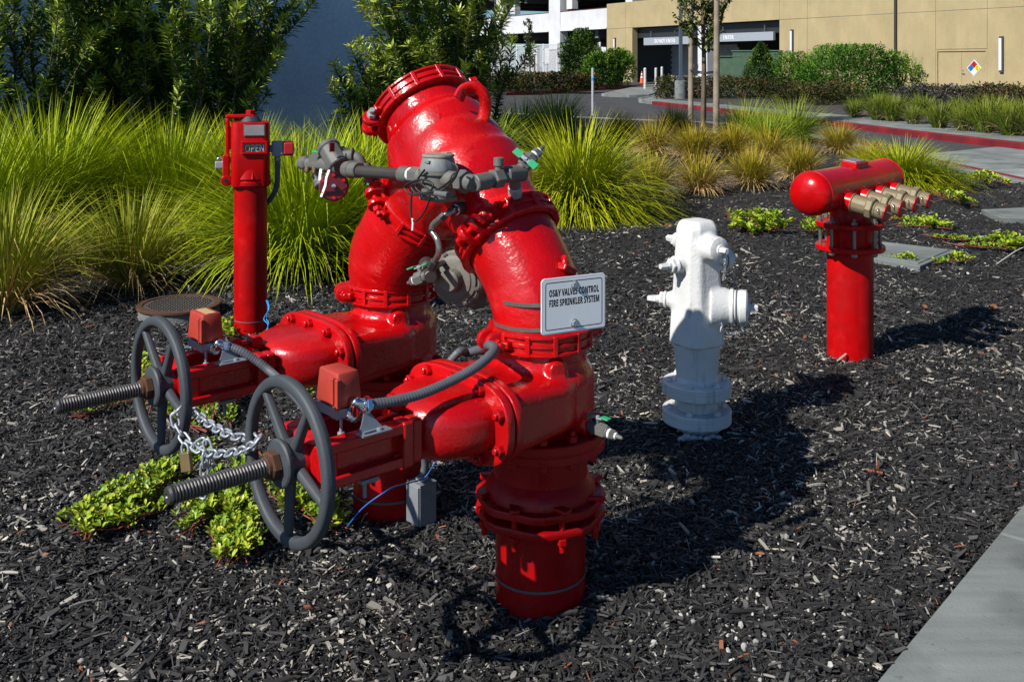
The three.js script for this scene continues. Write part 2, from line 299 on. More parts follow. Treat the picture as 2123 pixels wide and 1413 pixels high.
{
  const chipMat = phys([1, 1, 1], .62, 0, { map: tex(256, (u, v) => { const n = fbm(u * 3, v * 26, 78, 95, 4); return grey(cl(.60 + 1.7 * (n - .5))); }, true, 1), specularIntensity: .3 });
  const kinds = [[.042, .0075, .005], [.028, .009, .005], [.062, .009, .006], [.018, .007, .004], [.040, .0045, .004], [.024, .013, .006], [.085, .014, .010], [.05, .018, .009], [.055, .0024, .0024]];
  const lists = kinds.map(() => []), r = R0, m = new THREE.Matrix4(), e = new THREE.Euler(), q = new THREE.Quaternion(), s = new THREE.Vector3();
  const put = (x, d, big, dy = 0) => {
    let k = big ? 6 + (r() < .5 ? 1 : 0) : [0, 1, 2, 3, 4, 5, 8, 8, 3, 4][Math.floor(r() * 10)];
    const sc = (.38 + .85 * Math.pow(r(), 2)) * (d > 6 ? 1.2 : 1);
    e.set((r() - .5) * (r() < .3 ? 2.4 : .9), r() * 6.283, (r() - .5) * (r() < .2 ? 1.3 : .6));
    const y = mulchH(x, -d) - .002 + r() * .020 + dy;
    m.compose(V(x, y, -d), q.setFromEuler(e), s.set(sc, sc * (.7 + .6 * r()), sc));
    const pale = greyPatch(x, d) > .56 ? .5 : 0; let c, u = r();
    if (u < .81) { const b = .006 + .022 * r(); c = [b * 1.04, b, b * .98]; }
    else if (u < .965 - pale * .25) { const b = .025 + .06 * r(); c = [b * 1.06, b, b * .93]; }
    else if (u < .991 - pale * .06) { const b = .13 + .19 * r(); c = [b * 1.08, b, b * .88]; }
    else if (u < .995) { const b = .28 + .25 * r(); c = [b * 1.1, b, b * .82]; }
    else c = [.20 + .1 * r(), .085, .035];
    lists[k].push([m.clone(), c]);
  };
  for (const [d0, d1, dens] of [[1.9, 3.2, 18000], [3.2, 4.8, 12500], [4.8, 7, 6000], [7, 10, 1500], [10, 14, 600], [14, 27, 150]]) {
    const x0 = d => -.56 * d - .3, x1 = d => .56 * d + .3, n = Math.round(dens * (d1 - d0) * (.56 * (d0 + d1) + .6));
    for (let i = 0; i < n; i++) { const d = d0 + (d1 - d0) * r(), x = x0(d) + (x1(d) - x0(d)) * r(); if (inBed(x, d)) put(x, d, r() < .02 + .03 * Math.max(0, greyPatch(x + 5, d + 8) - .4)); }
  }
  // chips heaped against the feet of the pipes
  for (const [bx, bd, br] of [[.083, 2.966, .135], [-.423, 3.545, .135], [1.764, 5.3, .12], [-1.51, 5.83, .095], [.768, 4.22, .11]]) for (let i = 0; i < 340; i++) { const a = r() * 6.283, q = Math.pow(r(), 1.5), R = br + .012 + q * .13; put(bx + Math.cos(a) * R, bd + Math.sin(a) * R, false, .024 * (1 - q) * r()); }
  kinds.forEach((k, i) => {
    const im = new THREE.InstancedMesh(chipGeo(100 + i, ...k), chipMat, lists[i].length); im.name = numbered('wood_chips');
    lists[i].forEach(([mm, c], j) => { im.setMatrixAt(j, mm); im.setColorAt(j, new THREE.Color().setRGB(...c)); });
    im.userData = { kind: 'stuff', label: 'black and grey shredded wood mulch covering the planting bed', category: 'mulch' }; im.castShadow = im.receiveShadow = true; scene.add(im);
  });
  // pale stones and crumbs of concrete
  const sg = new THREE.IcosahedronGeometry(1, 1), sp = sg.attributes.position;
  for (let i = 0; i < sp.count; i++) { const k = .8 + .4 * hash(Math.round(sp.getX(i) * 99), Math.round(sp.getY(i) * 99 + sp.getZ(i) * 77), 5); sp.setXYZ(i, sp.getX(i) * k, sp.getY(i) * k * .6, sp.getZ(i) * k); }
  sg.computeVertexNormals();
  const N = 1500, im = new THREE.InstancedMesh(sg, std([1, 1, 1], .95, 0, { map: tTone }), N); im.name = 'pale_stones';
  let j = 0;
  while (j < N) {
    const d = 2 + 8 * r() * r(), x = (r() - .5) * 1.15 * d; if (!inBed(x, d)) continue;
    let clus = greyPatch(x + 9, d + 3); for (const [ax, ad, ar] of [[-1.65, 4.05, .30], [-.95, 4.4, .28], [1.15, 3.2, .35], [.65, 2.75, .3]]) if ((x - ax) ** 2 + (d - ad) ** 2 < ar * ar) clus = 1; if (r() > (clus > .9 ? 1 : clus > .55 ? .6 : .12)) continue;
    const sc = .002 + .0065 * Math.pow(r(), 2.4); e.set(r() * 3, r() * 6, r() * 3);
    im.setMatrixAt(j, m.compose(V(x, mulchH(x, -d) + .011 + sc * .5, -d), q.setFromEuler(e), s.set(sc * (1 + r() * .6), sc, sc)));
    const b = .28 + .35 * r(); im.setColorAt(j, new THREE.Color().setRGB(b, b * .97, b * .9)); j++;
  }
  im.userData = { kind: 'stuff', label: 'small pale stones scattered over the dark mulch', category: 'stones' }; im.castShadow = im.receiveShadow = true; scene.add(im);
}

// ---------------------------------------------------------------- buildings
const FD = [.463, -.886], FTURN = Math.atan2(-.886, .463) ;     // the beige front runs along FD in (x, distance)
const fac = (px, py) => { const r = (px - CX) / F, q = (79 * r - 8.98) / (.463 + .886 * r), d = 79 - .886 * q; return [q, CAM_H - (py - HY) / F * d]; };
const onF = (q, h, o = 0) => [8.98 + .463 * q - .886 * o, h, -(79 - .886 * q) + .463 * o];      // o metres in front of the wall
const ROT = Math.atan2(-.886, .463);
const fq = px => fac(px, 0)[0];
const bld = thing('parking_garage', 'beige and white concrete parking garage with dark entrances behind the driveway', 'parking garage', [8.98, 0, -79], ROT);
{
  const panel = (q0, q1, h0, h1, mat = G.beige, o = 0, th = .22) => { const g = .018; const m = mesh('wall_panel', box(q1 - q0 - g, h1 - h0 - g, th, (q0 + q1) / 2, (h0 + h1) / 2, o - th / 2, .012), mat, bld); return m; };
  mesh('wall_backing', [box(70, 4.3, .2, 36.2 + fq(1616) - .0, 2.0, -.42, 0), box(92, 12, .2, 46 + fq(1311), 10.4, -.42, 0)], std([.10, .085, .055], 1), bld);
  const HB = 4.27, HT = 9.5;
  // beige panels right of the entrances
  const cuts = [1616, 1674, 1859, 1940, 2047, 2190].map(fq);
  for (let i = 0; i < cuts.length - 1; i++) { panel(cuts[i], cuts[i + 1], HB, HT); if (i !== 3) panel(cuts[i], cuts[i + 1], -.1, HB); }
  panel(cuts[3], cuts[4], 2.26, HB);
  panel(cuts[5], cuts[5] + 14, HB, HT); panel(cuts[5], cuts[5] + 14, -.1, HB); panel(cuts[5] + 14, cuts[5] + 30, -.1, HB); panel(cuts[5] + 14, cuts[5] + 30, HB, HT);
  panel(fq(1420), cuts[0], HB, HT); panel(fq(1297), fq(1420), HB, 6.3); panel(fq(1258), fq(1297), HB, 6.3);
  panel(fq(1258), fq(1297), -.1, HB); panel(fq(1297), fq(1311), -.1, HB, G.beige, 0, .5);
  panel(fq(1297), fq(1420), 9.2, 12, G.white);
  // door
  const [d0, d1] = [cuts[3], cuts[4]], dm = (d0 + d1) / 2;
  mesh('door_frame', [box(.1, 2.26, .16, d0 + .05, 1.13, -.09, .006), box(.1, 2.26, .16, d1 - .05, 1.13, -.09, .006), box(d1 - d0 - .21, .1, .16, dm, 2.2, -.09, .006)], G.beige, bld);
  for (const s of [-1, 1]) {
    const w = (d1 - d0) / 2 - .115, lf = mesh('door', box(w, 2.13, .06, dm + s * (w / 2 + .006), 1.075, -.1, .006), G.beige, bld);
    for (const hy of [.35, 1.1, 1.9]) mesh('hinge', box(.03, .15, .04, dm + s * (w + .02), hy, -.06, .004), M.maroon, lf);
    if (s > 0) mesh('handle', [cyl(V(dm + .09, 1.0, -.075), V(dm + .09, 1.0, -.02), .035), box(.16, .025, .025, dm + .15, 1.0, -.02, .008)], M.steel, lf), s > 0 && mesh('lock', cyl(V(dm + .09, 1.16, -.075), V(dm + .09, 1.16, -.04), .025), M.steel, lf);
  }
  mesh('downspout', box(.13, 9.4, .13, cuts[2], 4.7, .075, .015), std([.035, .026, .022], .6), bld);
  // entrances: ceiling, floor, side and back walls, the white pillar between the bays
  const e0 = fq(1311), e1 = cuts[0];
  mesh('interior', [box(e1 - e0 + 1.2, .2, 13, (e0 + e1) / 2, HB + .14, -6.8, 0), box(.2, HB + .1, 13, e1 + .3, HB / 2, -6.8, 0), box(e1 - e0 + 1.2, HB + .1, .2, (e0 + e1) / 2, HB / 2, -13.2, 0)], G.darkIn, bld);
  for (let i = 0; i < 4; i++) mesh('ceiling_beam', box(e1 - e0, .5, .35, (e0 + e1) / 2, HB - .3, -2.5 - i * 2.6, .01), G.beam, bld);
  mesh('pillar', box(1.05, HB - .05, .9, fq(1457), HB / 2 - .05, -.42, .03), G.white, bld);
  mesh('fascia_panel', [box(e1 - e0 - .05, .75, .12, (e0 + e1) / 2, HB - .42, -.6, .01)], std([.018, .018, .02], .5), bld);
  const bw = mesh('block_wall', box(fq(1432) - e0 + .6, 2.98, .2, (fq(1432) + e0) / 2, 1.5, -4.12, 0), std([.09, .09, .088], 1), bld);
  for (let r = 0; r < 14; r++) for (let q = e0 - .4 + (r % 2) * .2; q < fq(1432) + .1; q += .41) mesh('block', new THREE.BoxGeometry(.395, .19, .06), G.block, bw).position.set(q + .2, .13 + r * .205, -3.99 + .004 * Math.sin(r * 7 + q * 9));
  // white garage: storeys of spandrels and columns
  const w0 = fq(930), w1 = fq(1258);
  const sp = (a, b, h0, h1) => { const m = mesh('spandrel', [box(b - a - .02, h1 - h0, .25, (a + b) / 2, (h0 + h1) / 2, -.16, .012)], G.white, bld); mesh('ledge', box(b - a - .02, .14, .32, (a + b) / 2, h0 + .07, -.12, .01), G.white, m); mesh('cap', box(b - a - .02, .05, .3, (a + b) / 2, h1 + .03, -.15, .008), M.maroon, m); };
  for (const [a, b] of [[930, 1028], [1042, 1138], [1161, 1258]]) { sp(fq(a), fq(b), 4.3, 5.98); sp(fq(a), fq(b), 7.75, 9.3); }
  for (const [a, b] of [[1028, 1042], [1138, 1161]]) mesh('column', box(fq(b) - fq(a), 12, .8, (fq(a) + fq(b)) / 2, 5.9, -.4, .02), G.white, bld);
  for (const px of [1054, 1171, 1294]) mesh('column', box(.95, 3.4, .6, fq(px), 7.9, -.75, .02), G.white, bld);
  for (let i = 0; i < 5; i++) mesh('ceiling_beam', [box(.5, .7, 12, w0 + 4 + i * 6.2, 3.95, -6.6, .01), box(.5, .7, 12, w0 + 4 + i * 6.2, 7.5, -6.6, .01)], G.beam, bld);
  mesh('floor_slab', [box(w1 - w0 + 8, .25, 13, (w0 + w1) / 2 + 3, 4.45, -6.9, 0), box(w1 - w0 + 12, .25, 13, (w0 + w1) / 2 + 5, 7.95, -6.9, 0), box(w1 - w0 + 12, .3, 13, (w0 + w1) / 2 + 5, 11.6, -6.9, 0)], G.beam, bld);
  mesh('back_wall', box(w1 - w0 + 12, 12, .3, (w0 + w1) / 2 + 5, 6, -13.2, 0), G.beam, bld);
  for (const [a, b] of [[1060, 1085], [1100, 1112], [1196, 1225]]) mesh('low_wall', box(fq(b) - fq(a), 2.9, .25, (fq(a) + fq(b)) / 2, 1.45, -1.6, .01), G.white, bld);
}
// screen fence in front of the garage
{
  const f0 = fq(985), f1 = fq(1257), t = thing('wire_fence', 'white chain-link fence with round posts in front of the garage', 'fence', onF(f0, 0, .55), ROT), L = f1 - f0, HF = 3.15;
  for (const px of [1000, 1030, 1056, 1083, 1110, 1138, 1167, 1247, 1256]) { const p = mesh('post', cyl(V(fq(px) - f0, 0, 0), V(fq(px) - f0, HF + .08, 0), .075, .075, 12), G.white, t); mesh('clamp', [.5, 1.6, 2.8].map(h => box(.2, .07, .2, fq(px) - f0, h, 0, .01)), G.white, p); }
  mesh('rail', [cyl(V(0, HF, 0), V(L, HF, 0), .035, .035, 8), cyl(V(0, .1, 0), V(L, .1, 0), .02, .02, 8)], G.white, t);
  const w = []; for (let q = -HF; q < L; q += .15) for (const s of [0, 1]) { let a = Math.max(q, 0), b = Math.min(q + HF, L); if (b <= a) continue; const ya = a - q, yb = b - q, y0 = s ? HF - ya : ya, y1 = s ? HF - yb : yb, len = Math.hypot(b - a, y1 - y0); const g = new THREE.BoxGeometry(len, .016, .008); g.rotateZ(Math.atan2(y1 - y0, b - a)); g.translate((a + b) / 2, (y0 + y1) / 2, s * .009); w.push(g); }
  mesh('wire_mesh', w, std([.45, .46, .48], .6), t).userData.kind = 'stuff';
}
const font = await new FontLoader().loadAsync('fonts/droid/droid_sans_regular.typeface.json');
function letters(str, size, depth = .02) { const g = new TextGeometry(str, { font, size, depth, curveSegments: 4, bevelEnabled: false }); g.computeBoundingBox(); const b = g.boundingBox; g.translate(-(b.min.x + b.max.x) / 2, -(b.min.y + b.max.y) / 2, 0); return g; }
for (const [x0, x1, yt, yb, txt, tx, size, lab] of [[1329, 1422, 75, 87.5, 'DO NOT ENTER', 1373, .27, 'grey DO NOT ENTER header sign over the left garage entrance'], [1474, 1597, 64, 81, 'ENTER', 1505, .27, 'grey ENTER header sign over the right garage entrance']]) {
  const a = fq(x0), b = fq(x1), hm = (fac((x0 + x1) / 2, yt)[1] + fac((x0 + x1) / 2, yb)[1]) / 2 - .12, hh = .56;
  const t = thing('entrance_sign', lab, 'sign', onF((a + b) / 2, hm, -.35), ROT);
  mesh('sign_panel', box(b - a, hh, .2, 0, 0, 0, .012), std([.27, .29, .33], .5), t);
  mesh('lettering', letters(txt, size).translate(fq(tx) - (a + b) / 2, .0, .101), std([.8, .8, .8], .6), t);
  mesh('bracket', [box(.06, .5, .06, -(b - a) * .35, hh / 2 + .25, 0, 0), box(.06, .5, .06, (b - a) * .35, hh / 2 + .25, 0, 0)], M.dull, t);
}
{
  const [q, h] = fac(2019, 141), t = thing('hazard_sign', 'diamond sign with blue, red, yellow and white quarters on the double door', 'sign', onF(q, h, .0), ROT), s = .30;
  const dia = (x, y, k, z, th) => { const g = box(k * 2, k * 2, th, 0, 0, 0, .004); g.rotateZ(Math.PI / 4); return g.translate(x, y, z); };
  const K = s, c = K / Math.SQRT2 * 1.0;
  mesh('plate', dia(0, 0, K, -.055, .02), std([.8, .8, .8], .5), t);
  mesh('border', dia(0, 0, K - .025, -.047, .012), M.black, t);
  const off = (K - .04) * .5 * Math.SQRT2;
  [[0, off, [.40, .008, .02], '2'], [-off, 0, [.01, .12, .48], '1'], [off, 0, [.75, .55, .01], '0'], [0, -off, [.8, .8, .8], '']].forEach(([x, y, col, n]) => { const qd = mesh('quarter', dia(x, y, (K - .05) / 2, -.038, .012), std(col, .5), t); if (n) mesh('numeral', letters(n, .17, .006).translate(x, y, -.031), M.black, qd); });
}
for (const [x0, x1, yt, yb, lab] of [[1273, 1279, 78, 119, 'narrow upright wall light left of the DO NOT ENTER entrance'], [1640, 1647, 61, 116, 'narrow upright wall light between the ENTER sign and the downspout'], [2073, 2083, 75, 150, 'narrow upright wall light right of the double door']]) {
  const [qa, ht] = fac((x0 + x1) / 2, yt), hb = fac((x0 + x1) / 2, yb)[1], t = thing('wall_light', lab, 'wall light', onF(qa, (ht + hb) / 2, .06), ROT, 'upright wall lights on the garage'), H = ht - hb;
  mesh('housing', [box(.2, H, .12, .02, 0, 0, .01)], std([.05, .05, .055], .5), t);
  mesh('diffuser', box(.15, H - .2, .05, -.01, 0, .06, .01), std([.62, .64, .68], .4), t);
}
// shaded blue-grey building end on the left
{
  const t = thing('blue_building', 'tall blue-grey stucco building wall in shade behind the left shrubs', 'building', [-1.2, 0, -16.2], 0);
  t.rotation.y = Math.atan2(.62, .785);
  mesh('wall', box(22, 7, 5, -11, 3.4, -2.5, .03), G.blueWall, t);
  mesh('base_course', box(22.03, .25, .04, -11, .12, .021, .005), G.conc, t);
}

// ---------------------------------------------------------------- the red backflow preventer
// its own axes: x runs along the valve stems, z from the near riser to the far one
const DEV_O = [-.168, -3.253], DEV_T = Math.atan2(-.66, -.75);
const ux = Math.cos(DEV_T), uz = -Math.sin(DEV_T);           // the stems' direction on the ground
const dev = thing('backflow_preventer', 'large glossy red backflow preventer with two risers and two handwheel gate valves', 'backflow preventer', [DEV_O[0], 0, DEV_O[1]], DEV_T);
function D(px, py, k, v) {                                    // a point of the assembly on one of its own planes
  const rx = (px - CX) / F, ry = -(py - HY) / F;
  const wd = k === 't' ? [ux, -uz] : [uz * -1, -ux];
  const d = (v + DEV_O[0] * wd[0] + -DEV_O[1] * wd[1]) / (rx * wd[0] + wd[1]);
  const X = d * rx - DEV_O[0], Z = -d - DEV_O[1];
  return V(X * ux + Z * uz, CAM_H + d * ry, X * -uz + Z * ux);
}
const FR = -.38, BK = .385;                                   // the two risers
function coupling(c, axis, r, lug, parent, opt = {}) {        // grooved pipe coupling: two ribbed half shells and two bolts
  axis = axis.clone().normalize(); lug = lug.clone().addScaledVector(axis, -lug.dot(axis)).normalize();
  const tan = axis.clone().cross(lug).normalize(), w = .031, g = [], at = (ra, ta, aa) => c.clone().addScaledVector(lug, ra).addScaledVector(tan, ta).addScaledVector(axis, aa);
  g.push(lathe([[r - .004, -w], [r + .014, -w], [r + .019, -w + .004], [r + .019, -w + .010], [r + .011, -w + .014], [r + .011, -.006], [r + .017, -.004], [r + .017, .004], [r + .011, .006], [r + .011, w - .014], [r + .019, w - .010], [r + .019, w - .004], [r + .014, w], [r - .004, w]], c, axis, 64, .6));
  for (let i = 0; i < 12; i++) { const an = (i + .5) / 12 * Math.PI * 2; if (Math.abs(Math.cos(an)) > .97) continue; const b = box(.014, w * 1.9, .014, 0, 0, 0, .003); b.rotateY(0); b.applyMatrix4(new THREE.Matrix4().makeBasis(lug.clone().multiplyScalar(Math.cos(an)).addScaledVector(tan, Math.sin(an)), axis, lug.clone().multiplyScalar(Math.sin(an)).addScaledVector(tan, -Math.cos(an)))); const q = lug.clone().multiplyScalar(Math.cos(an)).addScaledVector(tan, Math.sin(an)).multiplyScalar(r + .0135).add(c); b.translate(q.x, q.y, q.z); g.push(b); }
  const basis = s => new THREE.Matrix4().makeBasis(lug.clone().multiplyScalar(s), axis.clone(), tan.clone().multiplyScalar(-s));
  for (const s of [1, -1]) for (const k of [1, -1]) {
    const pad = new THREE.Shape(); pad.absarc(.040, 0, .025, -Math.PI / 2, Math.PI / 2); pad.lineTo(-.02, .031); pad.lineTo(-.02, -.031);
    const e = new THREE.ExtrudeGeometry(pad, { depth: .012, bevelEnabled: true, bevelSize: .004, bevelThickness: .004, bevelSegments: 2, curveSegments: 10 });
    e.translate(0, 0, k > 0 ? .018 : -.030); e.applyMatrix4(basis(s)); const p = at(s * (r - .008), 0, 0); e.translate(p.x, p.y, p.z); g.push(toCreasedNormals(e, .5));
    const rib = box(.05, .022, .045, .0, 0, k * .045, .007, [0, -k * .5, 0]); rib.applyMatrix4(basis(s)); const p2 = at(s * (r + .008), 0, 0); rib.translate(p2.x, p2.y, p2.z); g.push(rib);
  }
  const h = mesh('pipe_coupling', g, opt.mat || M.red, parent);
  for (const s of [1, -1]) {
    const R = s * (r + .031);
    mesh('bolt', [cyl(at(R, -.062, 0), at(R, .07, 0), .0095, .0095, 14), lathe([[0, .012], [.010, .010], [.015, .003], [.016, -.004], [0, -.004]], at(R, -.038 * s, 0), tan.clone().multiplyScalar(-s), 18), hex(at(R, .036 * s, 0), at(R, .054 * s, 0), .0165)], opt.bolt && s * opt.boltSide > 0 ? opt.bolt : M.red, h);
  }
  return h;
}
const s45 = Math.SQRT1_2, eB = V(0, s45, s45), eK = V(0, s45, -s45);
const CAP = V(0, 1.412, .20), FP = V(0, 1.042, -.234), BP = V(0, 1.088, .195);
// main body with the near and far branches, one casting
{
  const at = (p, d, s) => [p.x + d.x * s, p.y + d.y * s, p.z + d.z * s];
  const c0 = at(CAP, eB, .02), c1 = at(CAP, eB, -.16), c2 = at(CAP, eB, -.13), c3 = at(CAP, eB, -.41), s0 = at(CAP, eB, -.205), s1 = at(CAP, eB, -.40);
  const f0 = at(FP, eB, 0), f1 = at(FP, eB, .24), k0 = at(BP, eK, 0), k1 = at(BP, eK, .17);
  const body = (x, y, z) => {
    let d = cone(x, y, z, c0, c1, .150, .156, .01);
    d = smin(d, cone(x, y, z, at(CAP, eB, -.105), c3, .170, .182, .03), .03);
    d = smin(d, cone(x, y, z, s0, s1, .180, .193, .05), .035);
    d = smin(d, cone(x, y, z, f0, f1, .141, .150, .02), .06);
    d = smin(d, cone(x, y, z, k0, k1, .141, .176, .02), .07);
    const ribR = cone(x, y, z, at(FP, eB, .03), at(FP, eB, .045), .152, .152, .008); d = smin(d, ribR, .012);
    return d + peel(x, y, z);
  };
  const b = mesh('check_valve_body', sdfMesh(body, [-.26, .86, -.42], [.26, 1.56, .48], .0085), M.red, dev);
  mesh('end_cap', lathe([[.151, .0], [.151, .022], [.140, .036], [.10, .046], [0, .050]], CAP, eB, 48, .4), M.red, b);
  // bent lifting lug on the top
  const L0 = D(962, 208, 't', .03), L1 = D(990, 250, 't', -.03), up = V(0, s45, -s45);
  const c = new THREE.CatmullRomCurve3([D(950, 205, 't', .05), D(962, 186, 't', .03), D(985, 180, 't', .01), D(1003, 196, 't', -.01), D(1006, 225, 't', -.03), D(1000, 252, 't', -.03)]);
  const lug = new THREE.ExtrudeGeometry(new THREE.Shape([[-.006, -.019], [.006, -.019], [.010, -.013], [.010, .013], [.006, .019], [-.006, .019]].map(p => new THREE.Vector2(...p))), { steps: 30, extrudePath: c, bevelEnabled: false });
  mesh('lifting_lug', toCreasedNormals(lug, .7), M.red, b);
  for (const [px, py, tv] of [[1172, 548, -.02]]) { const p = D(px, py, 't', tv); const l = box(.055, .022, .05, p.x, p.y - .012, p.z, .006, [0, 0, .5]); const tor = new THREE.TorusGeometry(.018, .009, 10, 20); tor.rotateY(.9); tor.translate(p.x + .004, p.y + .002, p.z); mesh('eye_lug', [l, tor], M.red, b); }
}
coupling(CAP, eB, .156, V(.75, .2, .62), dev, { bolt: M.zinc, boltSide: 1 });
coupling(FP, eB, .148, V(.92, 0, -.40), dev);
coupling(BP, eK, .148, V(.97, .16, .16), dev);
// elbows down to the risers
{
  const elbow = (A, P, dir, bulge) => {                        // swept bend between the upright riser and the tilted branch
    const y0 = .78, yc = P.y - Math.abs(A - P.z), line = [];
    const c = new THREE.QuadraticBezierCurve3(V(0, yc - .10, A), V(0, yc, A), P.clone()); line.push(V(0, y0, A)); for (let i = 0; i <= 9; i++) line.push(c.getPoint(i / 9));
    const rad = i => .1335 + bulge * Math.sin(Math.PI * Math.min(1, Math.max(0, i - .6) / 10.5)) + (i > 7 ? (i - 7) * .002 : 0);
    const f = (x, y, z) => {
      let d = 9;
      for (let i = 1; i < line.length; i++) {
        const a = line[i - 1], b = line[i], dy = b.y - a.y, dz = b.z - a.z, L2 = dy * dy + dz * dz, t0 = ((y - a.y) * dy + (z - a.z) * dz) / L2, t = Math.min(1, Math.max(0, t0));
        const q = Math.hypot(x, y - a.y - dy * t, z - a.z - dz * t) - (rad(i - 1) + (rad(i) - rad(i - 1)) * t); d = Math.min(d, q);
      }
      d = Math.max(d, y0 - y, ((y - P.y) + dir * (z - P.z)) * s45);
      return d + peel(x, y, z);
    };
    const lo = Math.min(A, P.z) - .2, hi = Math.max(A, P.z) + .2;
    return mesh('elbow', sdfMesh(f, [-.2, .72, lo], [.2, P.y + .14, hi], .008), M.red, dev);
  };
  elbow(FR, FP, 1, .004);
  const be = elbow(BK, BP, -1, .030);
  // cast arrow outline on the far elbow
  const pts = [[737, 505], [741, 472], [752, 468], [753, 458], [762, 480], [745, 500], [748, 506], [740, 505]];
  for (const b of [[1021, 612, .882], [1015, 668, .812]]) mesh('hose_clamp', lathe([[.1362, -.0055], [.1372, -.0055], [.1372, .0055], [.1362, .0055]], V(0, b[2], FR), V(.03, 1, .03), 56, .5), M.steel, dev);
}
for (const A of [FR, BK]) coupling(V(0, .768, A), V(0, 1, 0), .1345, A < 0 ? V(.98, 0, .2) : V(.9, 0, .45), dev);

// risers, gate valves, yokes and wheels
const octo = (r, y0, y1, A, cut = .9) => { const s = new THREE.Shape(); for (let i = 0; i < 8; i++) { const an = (i + .5) / 8 * Math.PI * 2, a2 = an - .30, a3 = an + .30; for (const q of [a2, a3]) { const rr = r * (1.0); s[i === 0 && q === a2 ? 'moveTo' : 'lineTo'](Math.cos(q) * rr, Math.sin(q) * rr); } } s.closePath(); const g = new THREE.ExtrudeGeometry(s, { depth: y1 - y0 - .008, bevelEnabled: true, bevelSize: .005, bevelThickness: .004, bevelOffset: -.005, bevelSegments: 2 }); return toCreasedNormals(g.rotateX(-Math.PI / 2).translate(0, y0 + .004, A), .5); };
for (const A of [FR, BK]) {
  const rz = mesh('riser_pipe', [lathe([[.1315, -.08], [.1315, .30], [.1315, .302]], V(0, 0, A), V(0, 1, 0), 56, 0), lathe([[.139, .46], [.139, .405], [.137, .385], [.1375, .365], [.150, .350], [.160, .335], [.1625, .31], [.1625, .30], [.13, .30]].reverse(), V(0, 0, A), V(0, 1, 0), 56, .5)], M.redDull, dev);
  mesh('flange', [lathe([[.13, .447], [.186, .447], [.189, .450], [.189, .471], [.187, .4735], [.187, .4765], [.191, .479], [.191, .500], [.188, .503], [.13, .503]], V(0, 0, A), V(0, 1, 0), 64, .4)], M.redDull, rz);
  mesh('gland', octo(.190, .288, .312, A), M.redDull, rz);
  mesh('gland', octo(.190, .244, .268, A), M.redDull, rz);
  mesh('hose_clamp', lathe([[.1325, -.0035], [.1333, -.0035], [.1333, .0035], [.1325, .0035]], V(0, .075, A), V(.02, 1, .02), 56, .5), M.dull, rz);
  for (let i = 0; i < 12; i++) { const an = (i + .35) / 12 * Math.PI * 2, x = Math.cos(an) * .166, z = A + Math.sin(an) * .166; mesh('bolt', [cyl(V(x, .425, z), V(x, .535, z), .0095, .0095, 10), hex(V(x, .503, z), V(x, .521, z), .017), hex(V(x, .447, z), V(x, .431, z), .017)], M.redDull, rz); }
  for (let i = 0; i < 8; i++) { const an = (i + .5) / 8 * Math.PI * 2, x = Math.cos(an) * .172, z = A + Math.sin(an) * .172; const tb = box(.03, .016, .05, 0, 0, 0, .006); tb.rotateY(-an + Math.PI / 2 + .5); tb.translate(x, .32, z); mesh('bolt', [cyl(V(x, .205, z), V(x, .315, z), .009, .009, 10), tb, hex(V(x, .244, z), V(x, .226, z), .016)], M.redDull, rz); }
  // valve body
  const HV = .608;
  const vb = (x, y, z0) => {
    const z = z0 - A, yy = y - HV, grow = .005 + Math.max(0, x) * .06;
    let d = cone(x, y, z, [0, .47, 0], [0, .765, 0], .1345, .1335, .004);
    // gate chest: a disc round the riser that runs into a flat box towards the bonnet
    const bx = Math.max(Math.abs(x - .11) - .175, 0), cx = Math.max(-x, 0);
    const plan = Math.min(Math.hypot(x, z) - .155, smax(Math.max(Math.abs(z) - (.176 + .06 * x), x - .285), -x - .01, .09));
    const vert = Math.abs(yy + .004) - (.058 + grow * .9 + .012 * Math.cos(Math.min(1, Math.abs(z) / .2) * 1.4));
    d = smin(d, smax(plan, vert, .035), .045);
    // bosses on the neck
    d = smin(d, cone(x, y, z, [.05, .70, -.10], [.062, .70, -.143], .030, .028, .006), .012);
    d = smin(d, cone(x, y, z, [-.03, .525, -.11], [-.05, .525, -.15], .032, .03, .006), .012);
    const rib = Math.max(Math.abs(z) - .014, x - .27, -x, Math.abs(y - .695 + x * .10) - .012); d = smin(d, rib, .02);
    return d + peel(x, y, z0);
  };
  const v = mesh('gate_valve', sdfMesh(vb, [-.23, .44, A - .23], [.31, .80, A + .23], .0085), A < 0 ? M.red : M.red, dev);
  const oval = (t0, t1, wa, wh) => { const s = new THREE.Shape(), n = 56; for (let i = 0; i < n; i++) { const q = i / n * Math.PI * 2, c = Math.cos(q), sn = Math.sin(q); s[i ? 'lineTo' : 'moveTo'](Math.sign(c) * Math.pow(Math.abs(c), .62) * wa, Math.sign(sn) * Math.pow(Math.abs(sn), .72) * wh); } s.closePath(); const g = new THREE.ExtrudeGeometry(s, { depth: t1 - t0 - .01, bevelEnabled: true, bevelSize: .006, bevelThickness: .005, bevelOffset: -.006, bevelSegments: 3 }); g.translate(0, 0, .005); g.applyMatrix4(new THREE.Matrix4().makeBasis(V(0, 0, -1), V(0, 1, 0), V(1, 0, 0))); g.translate(t0, HV, A); return toCreasedNormals(g, .5); };
  mesh('flange', [oval(.262, .288, .222, .116), oval(.2925, .320, .222, .116)], M.red, v);
  for (const [ba, bh] of [[.195, .045], [.195, -.045], [.115, .092], [0, .098], [-.115, .092], [-.195, .045], [-.195, -.045], [-.115, -.092], [0, -.098], [.115, -.092]]) mesh('bolt', [cyl(V(.25, HV + bh, A + ba), V(.345, HV + bh, A + ba), .0085, .0085, 10), hex(V(.319, HV + bh, A + ba), V(.336, HV + bh, A + ba), .0155)], M.red, v);
